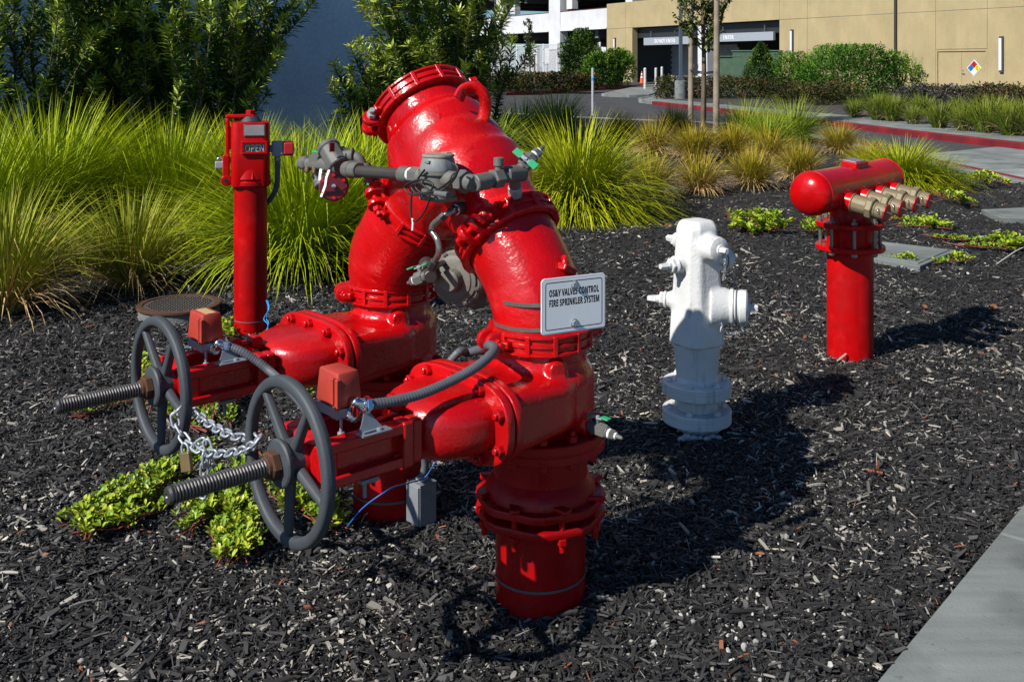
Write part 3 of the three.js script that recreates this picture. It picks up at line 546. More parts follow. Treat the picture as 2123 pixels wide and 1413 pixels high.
  // domed bonnet
  {
    const sec = [[.31, .172, .088], [.335, .172, .089], [.365, .170, .089], [.40, .163, .087], [.435, .148, .083], [.465, .125, .076], [.487, .098, .067], [.50, .072, .056], [.506, .05, .045], [.515, .045, .042], [.56, .043, .041], [.575, .043, .041]], n = 48, pos = [], idx = [];
    sec.forEach(([t, wa, wh], i) => { for (let j = 0; j < n; j++) { const q = j / n * Math.PI * 2, c = Math.cos(q), s = Math.sin(q), p = i < 7 ? .72 : .9; pos.push(t, HV + Math.sign(s) * Math.pow(Math.abs(s), p) * wh + peel(t, c, s) * 1.5, A + Math.sign(c) * Math.pow(Math.abs(c), p) * wa); } if (i) for (let j = 0; j < n; j++) { const a = (i - 1) * n + j, b = (i - 1) * n + (j + 1) % n, e = a + n, f = b + n; idx.push(a, e, b, b, e, f); } });
    const g = new THREE.BufferGeometry(); g.setAttribute('position', new THREE.Float32BufferAttribute(pos, 3)); g.setIndex(idx); g.computeVertexNormals();
    mesh('bonnet', [g, box(.03, .11, .05, .515, HV, A - .078, .008), box(.03, .11, .05, .515, HV, A + .078, .008), box(.05, .03, .15, .49, HV, A, .01)], M.red, v);
  }
  const y = [];
  for (const s of [-1, 1]) {
    const z = A + s * .082;
    y.push(box(.24, .105, .018, .662, HV, z - s * .012, .003), box(.25, .028, .046, .66, HV + .041, z, .005), box(.25, .026, .046, .66, HV - .041, z, .005), box(.032, .116, .056, .548, HV, z, .007));
    y.push(box(.05, .10, .05, .766, HV, z - s * .012, .012));
    for (const k of [-1, 1]) y.push(hex(V(.563, HV + k * .033, z + s * .002), V(.578, HV + k * .033, z + s * .002), .012));
  }
  y.push(box(.044, .105, .15, .772, HV, A, .012), cyl(V(.75, HV, A), V(.812, HV, A), .056, .05, 28, .006));
  const yk = mesh('yoke', y, M.red, v);
  // stuffing box follower with its two eye bolts
  const gl = [box(.022, .17, .05, .60, HV, A, .008), cyl(V(.57, HV, A), V(.625, HV, A), .036, .03, 22)];
  for (const k of [-1, 1]) { gl.push(cyl(V(.50, HV + k * .072, A), V(.632, HV + k * .072, A), .008, .008, 10)); gl.push(cyl(V(.52, HV + k * .072, A - .018), V(.52, HV + k * .072, A + .018), .021, .021, 16), cyl(V(.588, HV + k * .076, A - .016), V(.588, HV + k * .076, A + .016), .02, .02, 16)); }
  mesh('gland', gl, M.red, v);
  // stem: threaded from the nut outwards
  { const pr = [[0, .5], [.0185, .5], [.0185, .80]]; const p0 = .80, p1 = 1.108, pitch = .0078; for (let q = p0; q < p1; q += pitch) pr.push([.0180, q], [.0212, q + pitch * .30], [.0218, q + pitch * .5], [.0212, q + pitch * .7]); pr.push([.0195, p1], [.0205, p1 + .008], [.018, p1 + .014], [.006, p1 + .015], [.004, p1 + .012], [0, p1 + .012]); mesh('stem', lathe(pr, V(0, HV, A), V(1, 0, 0), 30, .45), M.stem, v); }
  mesh('stem_nut', [hex(V(.855, HV, A), V(.878, HV, A), .035), cyl(V(.87, HV, A), V(.888, HV, A), .027, .025, 22)], M.rust, v);
  // handwheel
  {
    const W = .826, R = .186, g = [], pr = []; for (let i = 0; i <= 16; i++) { const q = i / 16 * Math.PI * 2; pr.push([R + Math.sign(Math.cos(q)) * Math.pow(Math.abs(Math.cos(q)), .75) * .0150, Math.sign(Math.sin(q)) * Math.pow(Math.abs(Math.sin(q)), .75) * .0155 - (Math.cos(q) < -.2 ? 0 : .001)]); }
    g.push(lathe(pr, V(W, HV, A), V(1, 0, 0), 80, 0));
    g.push(lathe([[.020, -.03], [.046, -.03], [.050, -.025], [.050, .012], [.056, .014], [.058, .018], [.058, .024], [.054, .028], [.036, .030], [.022, .030]], V(W, HV, A), V(1, 0, 0), 40, .5));
    for (let i = 0; i < 5; i++) { const an = (i + (A < 0 ? .22 : .20)) / 5 * Math.PI * 2 + 1.9, dz = Math.cos(an), dy = Math.sin(an); const f = (r, x) => V(W + x, HV + dy * r, A + dz * r); const c = cyl(f(.04, -.008), f(R - .006, 0), .0148, .0112, 14, .001); g.push(c); }
    mesh('handwheel', g, M.wheel, v);
  }
}
// test cock: small ball valve with two green wings
function testCock(p, dir, parent, len = .1, wing = V(0, 1, 0), r = .012, shut = false) {
  dir = dir.clone().normalize(); const at = s => p.clone().addScaledVector(dir, s), side = dir.clone().cross(wing).normalize(), up = side.clone().cross(dir).normalize();
  const m = mesh('test_cock', [cyl(at(0), at(len * .42), r, r, 16), hex(at(len * .2), at(len * .58), r * 1.35), cyl(at(len * .42), at(len * .62), r * 1.25, r * 1.1, 16), cyl(at(len * .3).addScaledVector(up, r * .8), at(len * .3).addScaledVector(up, r * 2.0), r * .45)], M.greyPipe, parent);
  mesh('tape', [cyl(at(len * .62), at(len * .68), r * .9, r * .9, 16), cyl(at(len * .8), at(len * .84), r * .62, r * .6, 12)], M.tape, m);
  mesh('nozzle', [hex(at(len * .68), at(len * .8), r * .95), cyl(at(len * .84), at(len), r * .5, r * .28, 12)], M.steel, m);
  const c = at(len * .3).addScaledVector(up, r * 2.0), hb = shut ? new THREE.Matrix4().makeBasis(side, up, dir.clone().negate()) : new THREE.Matrix4().makeBasis(dir, up, side);
  const h = [-1, 1].map(s => box(r * 1.75, .005, r * 1.35, s * r * 1.75, s * .003 + .004, 0, .002));
  const hg = join(h); hg.applyMatrix4(hb); hg.translate(c.x, c.y, c.z); mesh('valve_handle', hg, M.green, m);
  const hp = box(.034, .004, .012, 0, .001, 0, .001); hp.applyMatrix4(hb); hp.translate(c.x, c.y, c.z); mesh('handle_plate', [hp, hex(c.clone(), c.clone().addScaledVector(up, .007), .006)], M.zinc, m);
  return m;
}
// bypass line with its water meter
{
  const T = .222, n0 = V(.05, 1.185, -.325), tee = V(.075, 1.238, -.350), elb = V(T, 1.222, -.350);
  const bl = mesh('bypass_pipe', [pipePath([n0, tee, elb, V(T, 1.222, -.255)], .0185, .03)], M.greyPipe, dev);
  mesh('nipple', [cyl(n0.clone().lerp(tee, -.3), n0.clone().lerp(tee, .25), .021)], M.zinc, bl);
  mesh('fitting', [cyl(tee.clone().add(V(-.035, 0, 0)), tee.clone().add(V(.035, 0, 0)), .025, .025, 20), hex(V(.125, 1.230, -.35), V(.16, 1.228, -.35), .029), cyl(V(.172, 1.226, -.35), V(T + .004, 1.222, -.35), .0245), cyl(V(T, 1.222, -.354), V(T, 1.222, -.318), .0245), cyl(V(.135, 1.229, -.35), V(.135, 1.279, -.35), .011), cyl(V(.135, 1.264, -.35), V(.135, 1.289, -.35), .015)], M.greyPipe, bl);
  hexPart('union', V(T, 1.222, -.312), V(T, 1.222, -.282), .034);
  function hexPart(n, a, b, r) { mesh(n, hex(a, b, r), M.greyPipe, bl); }
  testCock(tee.clone().add(V(-.01, .004, 0)), D(1133, 296, 'a', -.372).sub(tee), dev, .118, V(.75, .35, -.6), .0165, true);
  // meter
  const mc = V(T, 1.219, -.178);
  const mt = mesh('water_meter', [cyl(V(T, 1.164, mc.z), V(T, 1.241, mc.z), .052, .050, 40, .008), cyl(V(T, 1.222, mc.z - .085), V(T, 1.222, mc.z + .085), .026, .026, 22), box(.07, .016, .10, T, 1.163, mc.z, .006), lathe([[.058, 0], [.058, .012]], V(T, 1.235, mc.z), V(0, 1, 0), 40), cyl(V(T, 1.235, mc.z), V(T, 1.245, mc.z), .057, .057, 40)], M.bronze, dev);
  mesh('register', [lathe([[.054, 1.245], [.054, 1.253], [.051, 1.264], [.046, 1.282], [.044, 1.285], [0, 1.285]], V(T, 0, mc.z), V(0, 1, 0), 40, .5), box(.010, .008, .02, T + .047, 1.273, mc.z - .012, .002)], M.meterTop, mt);
  mesh('lid', [cyl(V(T, 1.284, mc.z), V(T, 1.293, mc.z), .0480, .0470, 36, .002), box(.02, .005, .03, T - .03, 1.294, mc.z, .002)], M.meterLid, mt);
  // wire coil hung on the meter
  const cp = (x, y) => D(x, y, 't', T + .065);
  mesh('cable', [tube([cp(880, 352), cp(866, 372), cp(862, 388), cp(880, 402), cp(912, 398), cp(945, 365), cp(948, 348), cp(938, 338)], .0032, 60), tube([cp(893, 398), cp(868, 404), cp(846, 400), cp(838, 388), cp(856, 376), cp(886, 374), cp(898, 384), cp(892, 398)], .0032, 60), tube([cp(893, 398), cp(862, 400), cp(852, 386), cp(872, 380), cp(884, 390), cp(893, 398), cp(942, 366), cp(950, 350), cp(944, 340)], .0032, 60), tube([cp(855, 392), cp(852, 420), cp(854, 455), cp(862, 458), cp(880, 438), cp(890, 412), cp(891, 398)], .003, 50)], M.black, dev);
  mesh('cable_tie', tube([cp(855, 452), cp(856, 462), cp(855, 477)], .0032, 8), M.tape, dev);
  mesh('splice', cyl(cp(903, 400), cp(929, 404), .0085), M.dull, dev);
  // pipe to the far side, check valve, regulator
  const a0 = mc.z + .085, pe = .275;
  mesh('pipe', cyl(V(T, 1.222, a0), V(T, 1.207, pe), .0185, .0185, 20, .001), M.darkPipe, dev);
  mesh('fitting', [hex(V(T, 1.221, a0 + .0), V(T, 1.220, a0 + .045), .026), cyl(V(T, 1.219, a0 + .055), V(T, 1.218, a0 + .10), .0255), cyl(V(T, 1.211, pe - .03), V(T, 1.210, pe + .012), .0265), cyl(V(T, 1.210, pe + .01), V(T, 1.208, pe + .05), .030, .026)], M.greyPipe, dev);
  mesh('tape', cyl(V(T, 1.221, a0 + .044), V(T, 1.221, a0 + .057), .0215), M.tape, dev);
  const P = (x, y, t = T) => D(x, y, 't', t);
  const rv = mesh('bypass_check_valve', [cyl(P(703, 345), P(682, 308), .036, .036, 28, .004), cyl(P(684, 312), P(677, 301), .041, .038, 28, .006), hex(P(700, 322, T - .02), P(712, 320, T - .05), .03), pipePath([P(700, 325, T - .02), P(738, 320, T - .04), P(755, 350, T - .06), P(775, 378, .10), P(792, 400, .06)], .0185, .04), cyl(P(727, 321, T - .03), P(733, 321, T - .037), .026), cyl(P(752, 343, T - .055), P(757, 352, T - .06), .026), cyl(P(768, 371, .115), P(776, 382, .095), .025), cyl(P(676, 341), P(632, 338), .024, .02, 20), hex(P(668, 332), P(650, 330), .024), cyl(P(640, 339), P(625, 337), .028, .024, 20, .006), cyl(P(676, 341), P(705, 345), .028)], M.greyPipe, dev);
  mesh('label', box(.018, .03, .006, ...P(688, 305, T + .036).toArray(), .001, [0, 0, 0]), M.maroon, rv);
  mesh('lever', box(.008, .008, .05, ...P(655, 315).toArray(), .003), M.green, rv);
  for (const [x, y] of [[637, 345], [652, 347], [670, 348]]) { const p = P(x, y, T + .015); mesh('brass_cock', [cyl(p, p.clone().add(V(.02, -.012, -.03)), .009, .007, 12), hex(p.clone().add(V(.014, -.008, -.02)), p.clone().add(V(.02, -.012, -.028)), .010), cyl(p.clone().add(V(.02, -.012, -.03)), p.clone().add(V(.026, -.016, -.04)), .005)], M.brass, rv); }
  // regulator with a round maroon cover
  const rc = P(692, 386, T + .01), rn = V(.52, .12, -.84).normalize();
  const rg = mesh('regulator', [cyl(rc.clone().addScaledVector(rn, -.035), rc, .050, .050, 36, .004), cyl(rc.clone().addScaledVector(rn, -.075), rc.clone().addScaledVector(rn, -.03), .030, .047, 30), cyl(P(668, 372, T), P(672, 385, T), .03, .034), cyl(P(690, 352), P(688, 372), .016), tube([P(662, 345), P(655, 362), P(660, 380), P(675, 388)], .014, 20)], M.greyPipe, dev);
  mesh('cover', [cyl(rc, rc.clone().addScaledVector(rn, .010), .049, .047, 36, .003)], M.maroon, rg);
  { const sx = rn.clone().cross(V(0, 1, 0)).normalize(), sy = sx.clone().cross(rn); for (let i = 0; i < 6; i++) { const an = i / 6 * 6.283 + .5, p = rc.clone().addScaledVector(sx, Math.cos(an) * .038).addScaledVector(sy, Math.sin(an) * .038).addScaledVector(rn, .009); mesh('bolt', hex(p, p.clone().addScaledVector(rn, .007), .0065), M.red, rg); } const q = rc.clone().addScaledVector(rn, .009); mesh('bolt', hex(q, q.clone().addScaledVector(rn, .012), .008), M.zinc, rg); }
  const tag = (pts, w) => { const g = new THREE.BufferGeometry(), pos = [], idx = []; pts.forEach((p, i) => { pos.push(p.x, p.y, p.z - w, p.x, p.y, p.z + w); if (i) idx.push(i * 2 - 2, i * 2 - 1, i * 2, i * 2 - 1, i * 2 + 1, i * 2); }); g.setAttribute('position', new THREE.Float32BufferAttribute(pos, 3)); g.setIndex(idx); g.computeVertexNormals(); return g; };
  mesh('paper_tag', [tag([P(682, 352, T + .05), P(676, 368, T + .055), P(674, 384, T + .05), P(665, 408, T + .05)], .007), tag([P(665, 350, T + .04), P(663, 362, T + .045), P(662, 374, T + .04)], .008)], std([.75, .77, .76], .8), rg);
}
// relief valve between the risers and the braided hose
{
  const c = D(945, 578, 'a', -.07), n = V(.93, .02, -.38).normalize(), at = s => c.clone().addScaledVector(n, s);
  const rvl = mesh('relief_valve', [cyl(at(-.035), at(0), .089, .089, 48, .006), lathe([[.075, 0], [.074, .008], [.062, .012], [.060, .016], [.050, .018], [0, .018]], at(0), n, 44, .4), cyl(at(.014), at(.052), .037, .034, 32, .005), cyl(at(-.17), at(-.03), .075, .08, 40, .01), cyl(at(-.12), at(-.10), .088, .088, 40), box(.06, .10, .09, at(-.11).x, c.y - .06, at(-.11).z, .015)], M.bronze, dev);
  const sx = n.clone().cross(V(0, 1, 0)).normalize(), sy = sx.clone().cross(n);
  for (let i = 0; i < 8; i++) { const an = i / 8 * 6.283 + .3, p = c.clone().addScaledVector(sx, Math.cos(an) * .080).addScaledVector(sy, Math.sin(an) * .080); mesh('bolt', [hex(p, p.clone().addScaledVector(n, .008), .0078), cyl(p, p.clone().addScaledVector(n, .013), .004)], M.steel, rvl); }
  const e = D(952, 432, 't', .17), hz = D(900, 560, 't', .21);
  mesh('hose', tube([D(940, 437, 't', .20), D(922, 446, 't', .225), D(897, 468, 't', .235), D(896, 478, 't', .235), D(908, 500, 't', .235), D(910, 522, 't', .235), D(899, 546, 't', .225)], .0095, 60, 14), M.steel, dev);
  mesh('fitting', [cyl(D(968, 428, 't', .10), D(944, 434, 't', .185), .019), hex(D(944, 434, 't', .185), D(936, 439, 't', .205), .016), hex(D(924, 444, 't', .222), D(915, 452, 't', .23), .0135), hex(D(902, 540, 't', .228), D(893, 557, 't', .222), .0135), cyl(D(893, 557, 't', .222), at(.03).add(V(0, .05, .04)), .009)], M.darkPipe, dev);
  mesh('tape', cyl(D(946, 434, 't', .18), D(941, 436, 't', .19), .0165), M.tape, dev);
  const tp = D(905, 570, 't', .16);
  mesh('fitting', [cyl(D(884, 548, 't', .05), D(888, 558, 't', .14), .026), cyl(D(888, 558, 't', .14), D(893, 574, 't', .18), .020)], M.darkPipe, dev);
  mesh('tape', cyl(D(886, 556, 't', .12), D(888, 559, 't', .14), .022), M.tape, dev);
  testCock(D(888, 570, 't', .17), D(826, 594, 't', .20).sub(D(888, 570, 't', .17)), dev, .09, V(0, 1, 0), .016);
}
testCock(V(-.045, .528, FR - .145), D(1276, 903, 'a', FR - .245).sub(V(-.045, .528, FR - .145)), dev, .125, V(0, 1, 0), .0155);
mesh('nipple', cyl(V(-.04, .53, FR - .12), V(-.047, .527, FR - .155), .018), M.darkPipe, dev);

// tamper switches on the yokes
for (const A of [FR, BK]) {
  const c = V(.684, .757, A);
  const base = mesh('tamper_switch', [box(.071, .024, .104, c.x, c.y - .052, c.z, .004), box(.03, .02, .03, c.x, c.y - .07, c.z, .004)], M.galv, dev);
  // tapered cover with a notch for its screw
  const cg = new RoundedBoxGeometry(.072, .084, .106, 3, .007), p = cg.attributes.position; for (let i = 0; i < p.count; i++) { const k = 1 - (p.getY(i) + .042) / .084 * .16; p.setX(i, p.getX(i) * k); p.setZ(i, p.getZ(i) * k); } cg.computeVertexNormals(); const cv0 = toCreasedNormals(cg, .6); cv0.translate(c.x, c.y + .004, c.z);
  const cv = mesh('cover', [cv0, box(.012, .075, .014, c.x + .034, c.y - .002, c.z - .030, .003, [0, 0, 0]), box(.012, .075, .014, c.x + .034, c.y - .002, c.z - .052 + .002, .003)], M.orange, base);
  mesh('screw', cyl(V(c.x + .036, c.y - .036, c.z - .040), V(c.x + .043, c.y - .036, c.z - .040), .005), M.chrome, cv);
  if (A > 0) mesh('label', box(.03, .0015, .075, c.x, c.y + .0465, c.z - .004, 0), std([.42, .30, .14], .7), cv);
  mesh('rod', [cyl(V(c.x + .012, c.y - .065, c.z - .03), V(c.x + .012, .63, c.z - .03), .004), cyl(V(c.x + .012, .655, c.z - .03), V(c.x + .012, .625, c.z - .03), .009)], M.zinc, base);
  // bent bracket plates with slots
  const slot = (w, d) => { const s = new THREE.Shape(); s.moveTo(-w / 2, -d / 2); s.lineTo(w / 2, -d / 2); s.lineTo(w / 2, d / 2); s.lineTo(-w / 2, d / 2); const h = new THREE.Path(); h.absarc(-w * .28, 0, d * .16, Math.PI / 2, Math.PI * 1.5); h.absarc(w * .28, 0, d * .16, -Math.PI / 2, Math.PI / 2); h.closePath(); s.holes.push(h); return new THREE.ExtrudeGeometry(s, { depth: .003, bevelEnabled: false }).rotateX(-Math.PI / 2); };
  const b1 = slot(.085, .032); b1.translate(.655, .667, A - .115); const b2 = slot(.085, .032); b2.translate(.655, .667, A + .115);
  const tri = (z, s) => { const sh = new THREE.Shape([[-.036, 0], [.036, 0], [.022, .018], [.007, .045], [-.007, .045], [-.022, .02]].map(q => new THREE.Vector2(...q))); const g = new THREE.ExtrudeGeometry(sh, { depth: .003, bevelEnabled: false }); g.rotateX(s * .45); g.translate(.655, .667, z); return g; };
  mesh('bracket', [b1, b2, tri(A - .10, 1), tri(A + .10, -1), box(.04, .003, .12, .675, .691, A, .001), cyl(V(.64, .668, A - .115), V(.64, .676, A - .115), .008, .007, 12), box(.05, .012, .20, .655, .545, A, .003), cyl(V(.66, .548, A - .08), V(.66, .50, A - .08), .005)], M.galv, base);
}
// flexible conduits
{
  const E0 = V(.672, .70, FR - .05), q = [E0, D(738, 834, 'a', -.45), D(752, 840, 'a', -.455), D(770, 838, 'a', -.46)];
  const el = mesh('conduit_elbow', [tube(q, .0145, 24, 14), cyl(q[2], D(757, 839, 'a', -.457), .0185), hex(D(756, 839, 'a', -.457), D(766, 838, 'a', -.459), .0215), cyl(E0, E0.clone().add(V(.004, 0, -.012)), .020)], M.chrome, dev);
  const ringed = (pts, r, n) => { const c = new THREE.CatmullRomCurve3(pts, false, 'centripetal'), L = c.getLength(), N = Math.round(L / .0028), g = new THREE.TubeGeometry(c, N, r, 14, false), p = g.attributes.position, cc = c.getSpacedPoints(N); for (let i = 0; i <= N; i++) for (let j = 0; j <= 14; j++) { const k = i * 15 + j, o = cc[i]; const f = 1 + (i % 3 === 0 ? -.075 : .02); p.setXYZ(k, o.x + (p.getX(k) - o.x) * f, o.y + (p.getY(k) - o.y) * f, o.z + (p.getZ(k) - o.z) * f); } g.computeVertexNormals(); return g; };
  mesh('conduit', ringed([q[3], D(810, 832, 'a', -.47), D(870, 817, 'a', -.48), D(930, 792, 'a', -.485), D(985, 762, 'a', -.49), D(1018, 735, 'a', -.48), D(1026, 722, 'a', -.455), D(1018, 716, 'a', -.42), D(1000, 722, 't', .10), D(970, 731, 't', .075)], .0128), M.conduit, dev);
  mesh('conduit', ringed([D(970, 731, 't', .075), V(.13, .69, -.16), V(.17, .60, -.10), V(.12, .48, .06), D(876, 925, 'a', .18), D(881, 965, 'a', .195), V(.0, .165, .205)], .0125), M.conduit, dev);
  const E1 = V(.672, .70, BK - .05), k = [E1, D(452, 712, 'a', BK - .07), D(462, 716, 'a', BK - .075), D(474, 718, 'a', BK - .08)];
  mesh('conduit_elbow', [tube(k, .0145, 24, 14), hex(D(462, 716, 'a', BK - .075), D(470, 717, 'a', BK - .078), .0205), cyl(E1, E1.clone().add(V(.004, 0, -.012)), .020)], M.chrome, dev);
  mesh('conduit', ringed([k[3], D(500, 728, 'a', .28), D(535, 750, 'a', .25), D(560, 770, 'a', .22), D(590, 797, 'a', .12), D(618, 828, 'a', 0), D(645, 858, 'a', -.12), D(672, 868, 'a', -.22), V(.70, .70, FR + .06)], .0128), M.conduit, dev);
}
function inDev(name, label, category, o, group) {             // a separate thing that is placed in the assembly's axes
  const t = thing(name, label, category, [0, 0, 0], DEV_T, group), w = o.clone().applyAxisAngle(V(0, 1, 0), DEV_T);
  t.position.set(DEV_O[0] + w.x, w.y, DEV_O[1] + w.z);
  t.put = (n, g, m, parent) => { const q = mesh(n, g, m, parent || t); if (!parent) q.position.copy(o).negate(); return q; };
  return t;
}
// chain between the two wheels and its padlock
{
  const o = D(420, 930, 't', .84), t = inDev('chain', 'galvanized steel chain looped between the two grey handwheels', 'chain', o);
  const P = (x, y, tt = .845) => D(x, y, 't', tt);
  const link = () => { const c = new THREE.CurvePath(), a = .0105, L = .0105; const pts = []; for (let i = 0; i < 28; i++) { const q = i / 28 * Math.PI * 2; pts.push(V(Math.cos(q) * .0095 + Math.sign(Math.cos(q)) * L, Math.sin(q) * .0102, 0)); } return new THREE.TubeGeometry(new THREE.CatmullRomCurve3(pts, true), 40, .0036, 8, true); };
  const lg = link();
  const run = (pts, ph = 0) => { const c = new THREE.CatmullRomCurve3(pts, false, 'centripetal'), L = c.getLength(), N = Math.max(2, Math.round(L / .0305)); for (let i = 0; i < N; i++) { const u = (i + .5) / N, p = c.getPointAt(u), d = c.getTangentAt(u); let s = V(1, .2, .1).cross(d).normalize(); const w = d.clone().cross(s).normalize(), an = .75 + (i % 2 ? Math.PI / 2 : 0) + (R0() - .5) * .35; const y = s.clone().multiplyScalar(Math.cos(an)).addScaledVector(w, Math.sin(an)), z = d.clone().cross(y); const m = mesh('link', lg.clone().applyMatrix4(new THREE.Matrix4().makeBasis(d, y, z)).translate(p.x - o.x, p.y - o.y, p.z - o.z), M.zinc, t); } };
  run([P(372, 846, .87), P(362, 858, .875), P(364, 876, .875), P(374, 896, .87), P(386, 914, .865), P(402, 924, .86), P(420, 936, .855), P(450, 940, .85), P(480, 938, .85), P(505, 932, .852), P(522, 924, .858), P(534, 912, .862), P(534, 903, .835)]);
  run([P(388, 846, .80), P(400, 852, .80), P(420, 868, .805), P(440, 882, .81), P(462, 894, .815), P(485, 904, .815), P(510, 906, .81), P(527, 904, .80)]);
  run([P(424, 938, .862), P(424, 958, .862), P(423, 980, .862), P(420, 1005, .862), P(419, 1030, .862)]);
  run([P(409, 922, .86), P(425, 916, .85), P(433, 936, .845), P(432, 962, .845)]);
  const b = P(386, 957, .875), lk = inDev('padlock', 'old brass padlock hanging from the chain between the handwheels', 'padlock', b);
  const bb = box(.016, .052, .034, 0, 0, 0, .004, [0, 0, 0]); bb.applyMatrix4(new THREE.Matrix4().makeRotationFromEuler(new THREE.Euler(.28, .45, 0))); bb.translate(b.x, b.y, b.z);
  lk.put('body', bb, M.brass);
  lk.put('shackle', tube([V(0, .022, -.011), V(0, .040, -.010), V(0, .049, 0), V(0, .040, .010), V(0, .022, .011)].map(v => v.applyEuler(new THREE.Euler(.28, .45, 0)).add(b)), .0035, 24, 10), M.zinc);
}
// the sign strapped to the near riser
{
  const d = 2.775, X = (1189 - CX) / F * d, H0 = CAM_H - (629 - HY) / F * d;
  const t = thing('valve_sign', 'white OS&Y VALVES CONTROL sign with black border on the near red riser', 'sign', [X, H0, -d], 0);
  t.rotation.set(-.02, .52, -.015, 'YXZ');
  const W = .208, Hh = .150, sh = new THREE.Shape(), r = .011; sh.moveTo(-W / 2 + r, -Hh / 2); sh.lineTo(W / 2 - r, -Hh / 2); sh.absarc(W / 2 - r, -Hh / 2 + r, r, -Math.PI / 2, 0); sh.lineTo(W / 2, Hh / 2 - r); sh.absarc(W / 2 - r, Hh / 2 - r, r, 0, Math.PI / 2); sh.lineTo(-W / 2 + r, Hh / 2); sh.absarc(-W / 2 + r, Hh / 2 - r, r, Math.PI / 2, Math.PI); sh.lineTo(-W / 2, -Hh / 2 + r); sh.absarc(-W / 2 + r, -Hh / 2 + r, r, Math.PI, Math.PI * 1.5);
  mesh('plate', new THREE.ExtrudeGeometry(sh, { depth: .003, bevelEnabled: true, bevelSize: .0008, bevelThickness: .0008, bevelSegments: 1 }), M.signEdge, t);
  const cw = 1024, ch = 740, cv = document.createElement('canvas'); cv.width = cw; cv.height = ch; const c = cv.getContext('2d');
  c.fillStyle = '#eceef0'; c.fillRect(0, 0, cw, ch); c.strokeStyle = '#0c0c0e'; c.lineWidth = 13;
  const rr = (x, y, w, h, q) => { c.beginPath(); c.moveTo(x + q, y); c.lineTo(x + w - q, y); c.quadraticCurveTo(x + w, y, x + w, y + q); c.lineTo(x + w, y + h - q); c.quadraticCurveTo(x + w, y + h, x + w - q, y + h); c.lineTo(x + q, y + h); c.quadraticCurveTo(x, y + h, x, y + h - q); c.lineTo(x, y + q); c.quadraticCurveTo(x, y, x + q, y); c.closePath(); c.stroke(); };
  rr(46, 46, cw - 92, ch - 92, 38); c.fillStyle = '#0c0c0e';
  const line = (s, y, w) => { c.save(); c.font = 'bold 128px sans-serif'; const m = c.measureText(s).width || 1000; c.translate(98, y); c.scale(w / m, 1); c.fillText(s, 0, 0); c.lineWidth = 7; c.strokeText(s, 0, 0); c.restore(); };
  line('OS&Y VALVES CONTROL', 236, 828); line('FIRE SPRINKLER SYSTEM', 374, 838);
  const tx = new THREE.CanvasTexture(cv); tx.colorSpace = THREE.SRGBColorSpace;
  const fg = new THREE.PlaneGeometry(W - .006, Hh - .006); fg.translate(0, 0, .0045);
  mesh('print', fg, new THREE.MeshStandardMaterial({ map: tx, roughness: .45 }), t, true);
  for (const y of [.052, -.052]) mesh('bolt', [hex(V(.0, y, .004), V(0, y, .011), .009), cyl(V(0, y, .004), V(0, y, .0062), .0125)], M.zinc, t);
  mesh('bracket', box(.03, .12, .02, 0, 0, -.013, .003), M.galv, t);
}
// junction box, wires
{
  const b = V(-.02, .115, .222), t = inDev('junction_box', 'small grey metal junction box at the foot of the far riser', 'junction box', V(.0, 0, .205));
  const c = V(.0, .085, .205);
  t.put('box', box(.07, .135, .072, c.x, c.y, c.z, .004), M.jbox); t.put('lid', box(.006, .13, .068, c.x + .038, c.y + .002, c.z, .003), M.jbox); t.put('lid', box(.07, .006, .076, c.x, c.y + .07, c.z, .002), M.jbox);
  t.put('connector', [cyl(V(c.x, c.y + .06, c.z), V(c.x, c.y + .088, c.z), .0175), cyl(V(c.x, c.y + .075, c.z), V(c.x, c.y + .084, c.z), .021)], M.zinc);
  const w = [D(912, 946, 't', .06), D(898, 965, 't', .06), D(880, 990, 't', .08), D(850, 1000, 't', .14), D(800, 1018, 't', .35), D(755, 1050, 't', .4), D(720, 1090, 't', .42)];
  const o = w[3].clone(), bw = inDev('blue_wire', 'thin blue wire running from the junction box to the mulch', 'wire', o); bw.put('wire', tube(w, .0022, 60, 6), M.blue);
  const p0 = gp(556, 690), zz = (x, y, d) => V((x - CX) / F * d, CAM_H - (y - HY) / F * d, -d);
  const lw = [zz(552, 622, 5.62), zz(556, 640, 5.55), zz(552, 660, 5.55), zz(557, 672, 5.5), zz(548, 690, 5.5), zz(541, 702, 5.5)], lt = thing('blue_wire', 'light blue wire loop behind the red indicator post', 'wire', [lw[2].x, 0, lw[2].z]);
  const lm = mesh('wire', [tube(lw, .0028, 40, 6), tube(lw.map((p, i) => p.clone().add(V(.012 * Math.sin(i * 1.7 + 1), 0, .01))), .0028, 40, 6)], M.lightBlue, lt); lm.position.set(-lw[2].x, 0, -lw[2].z);
}

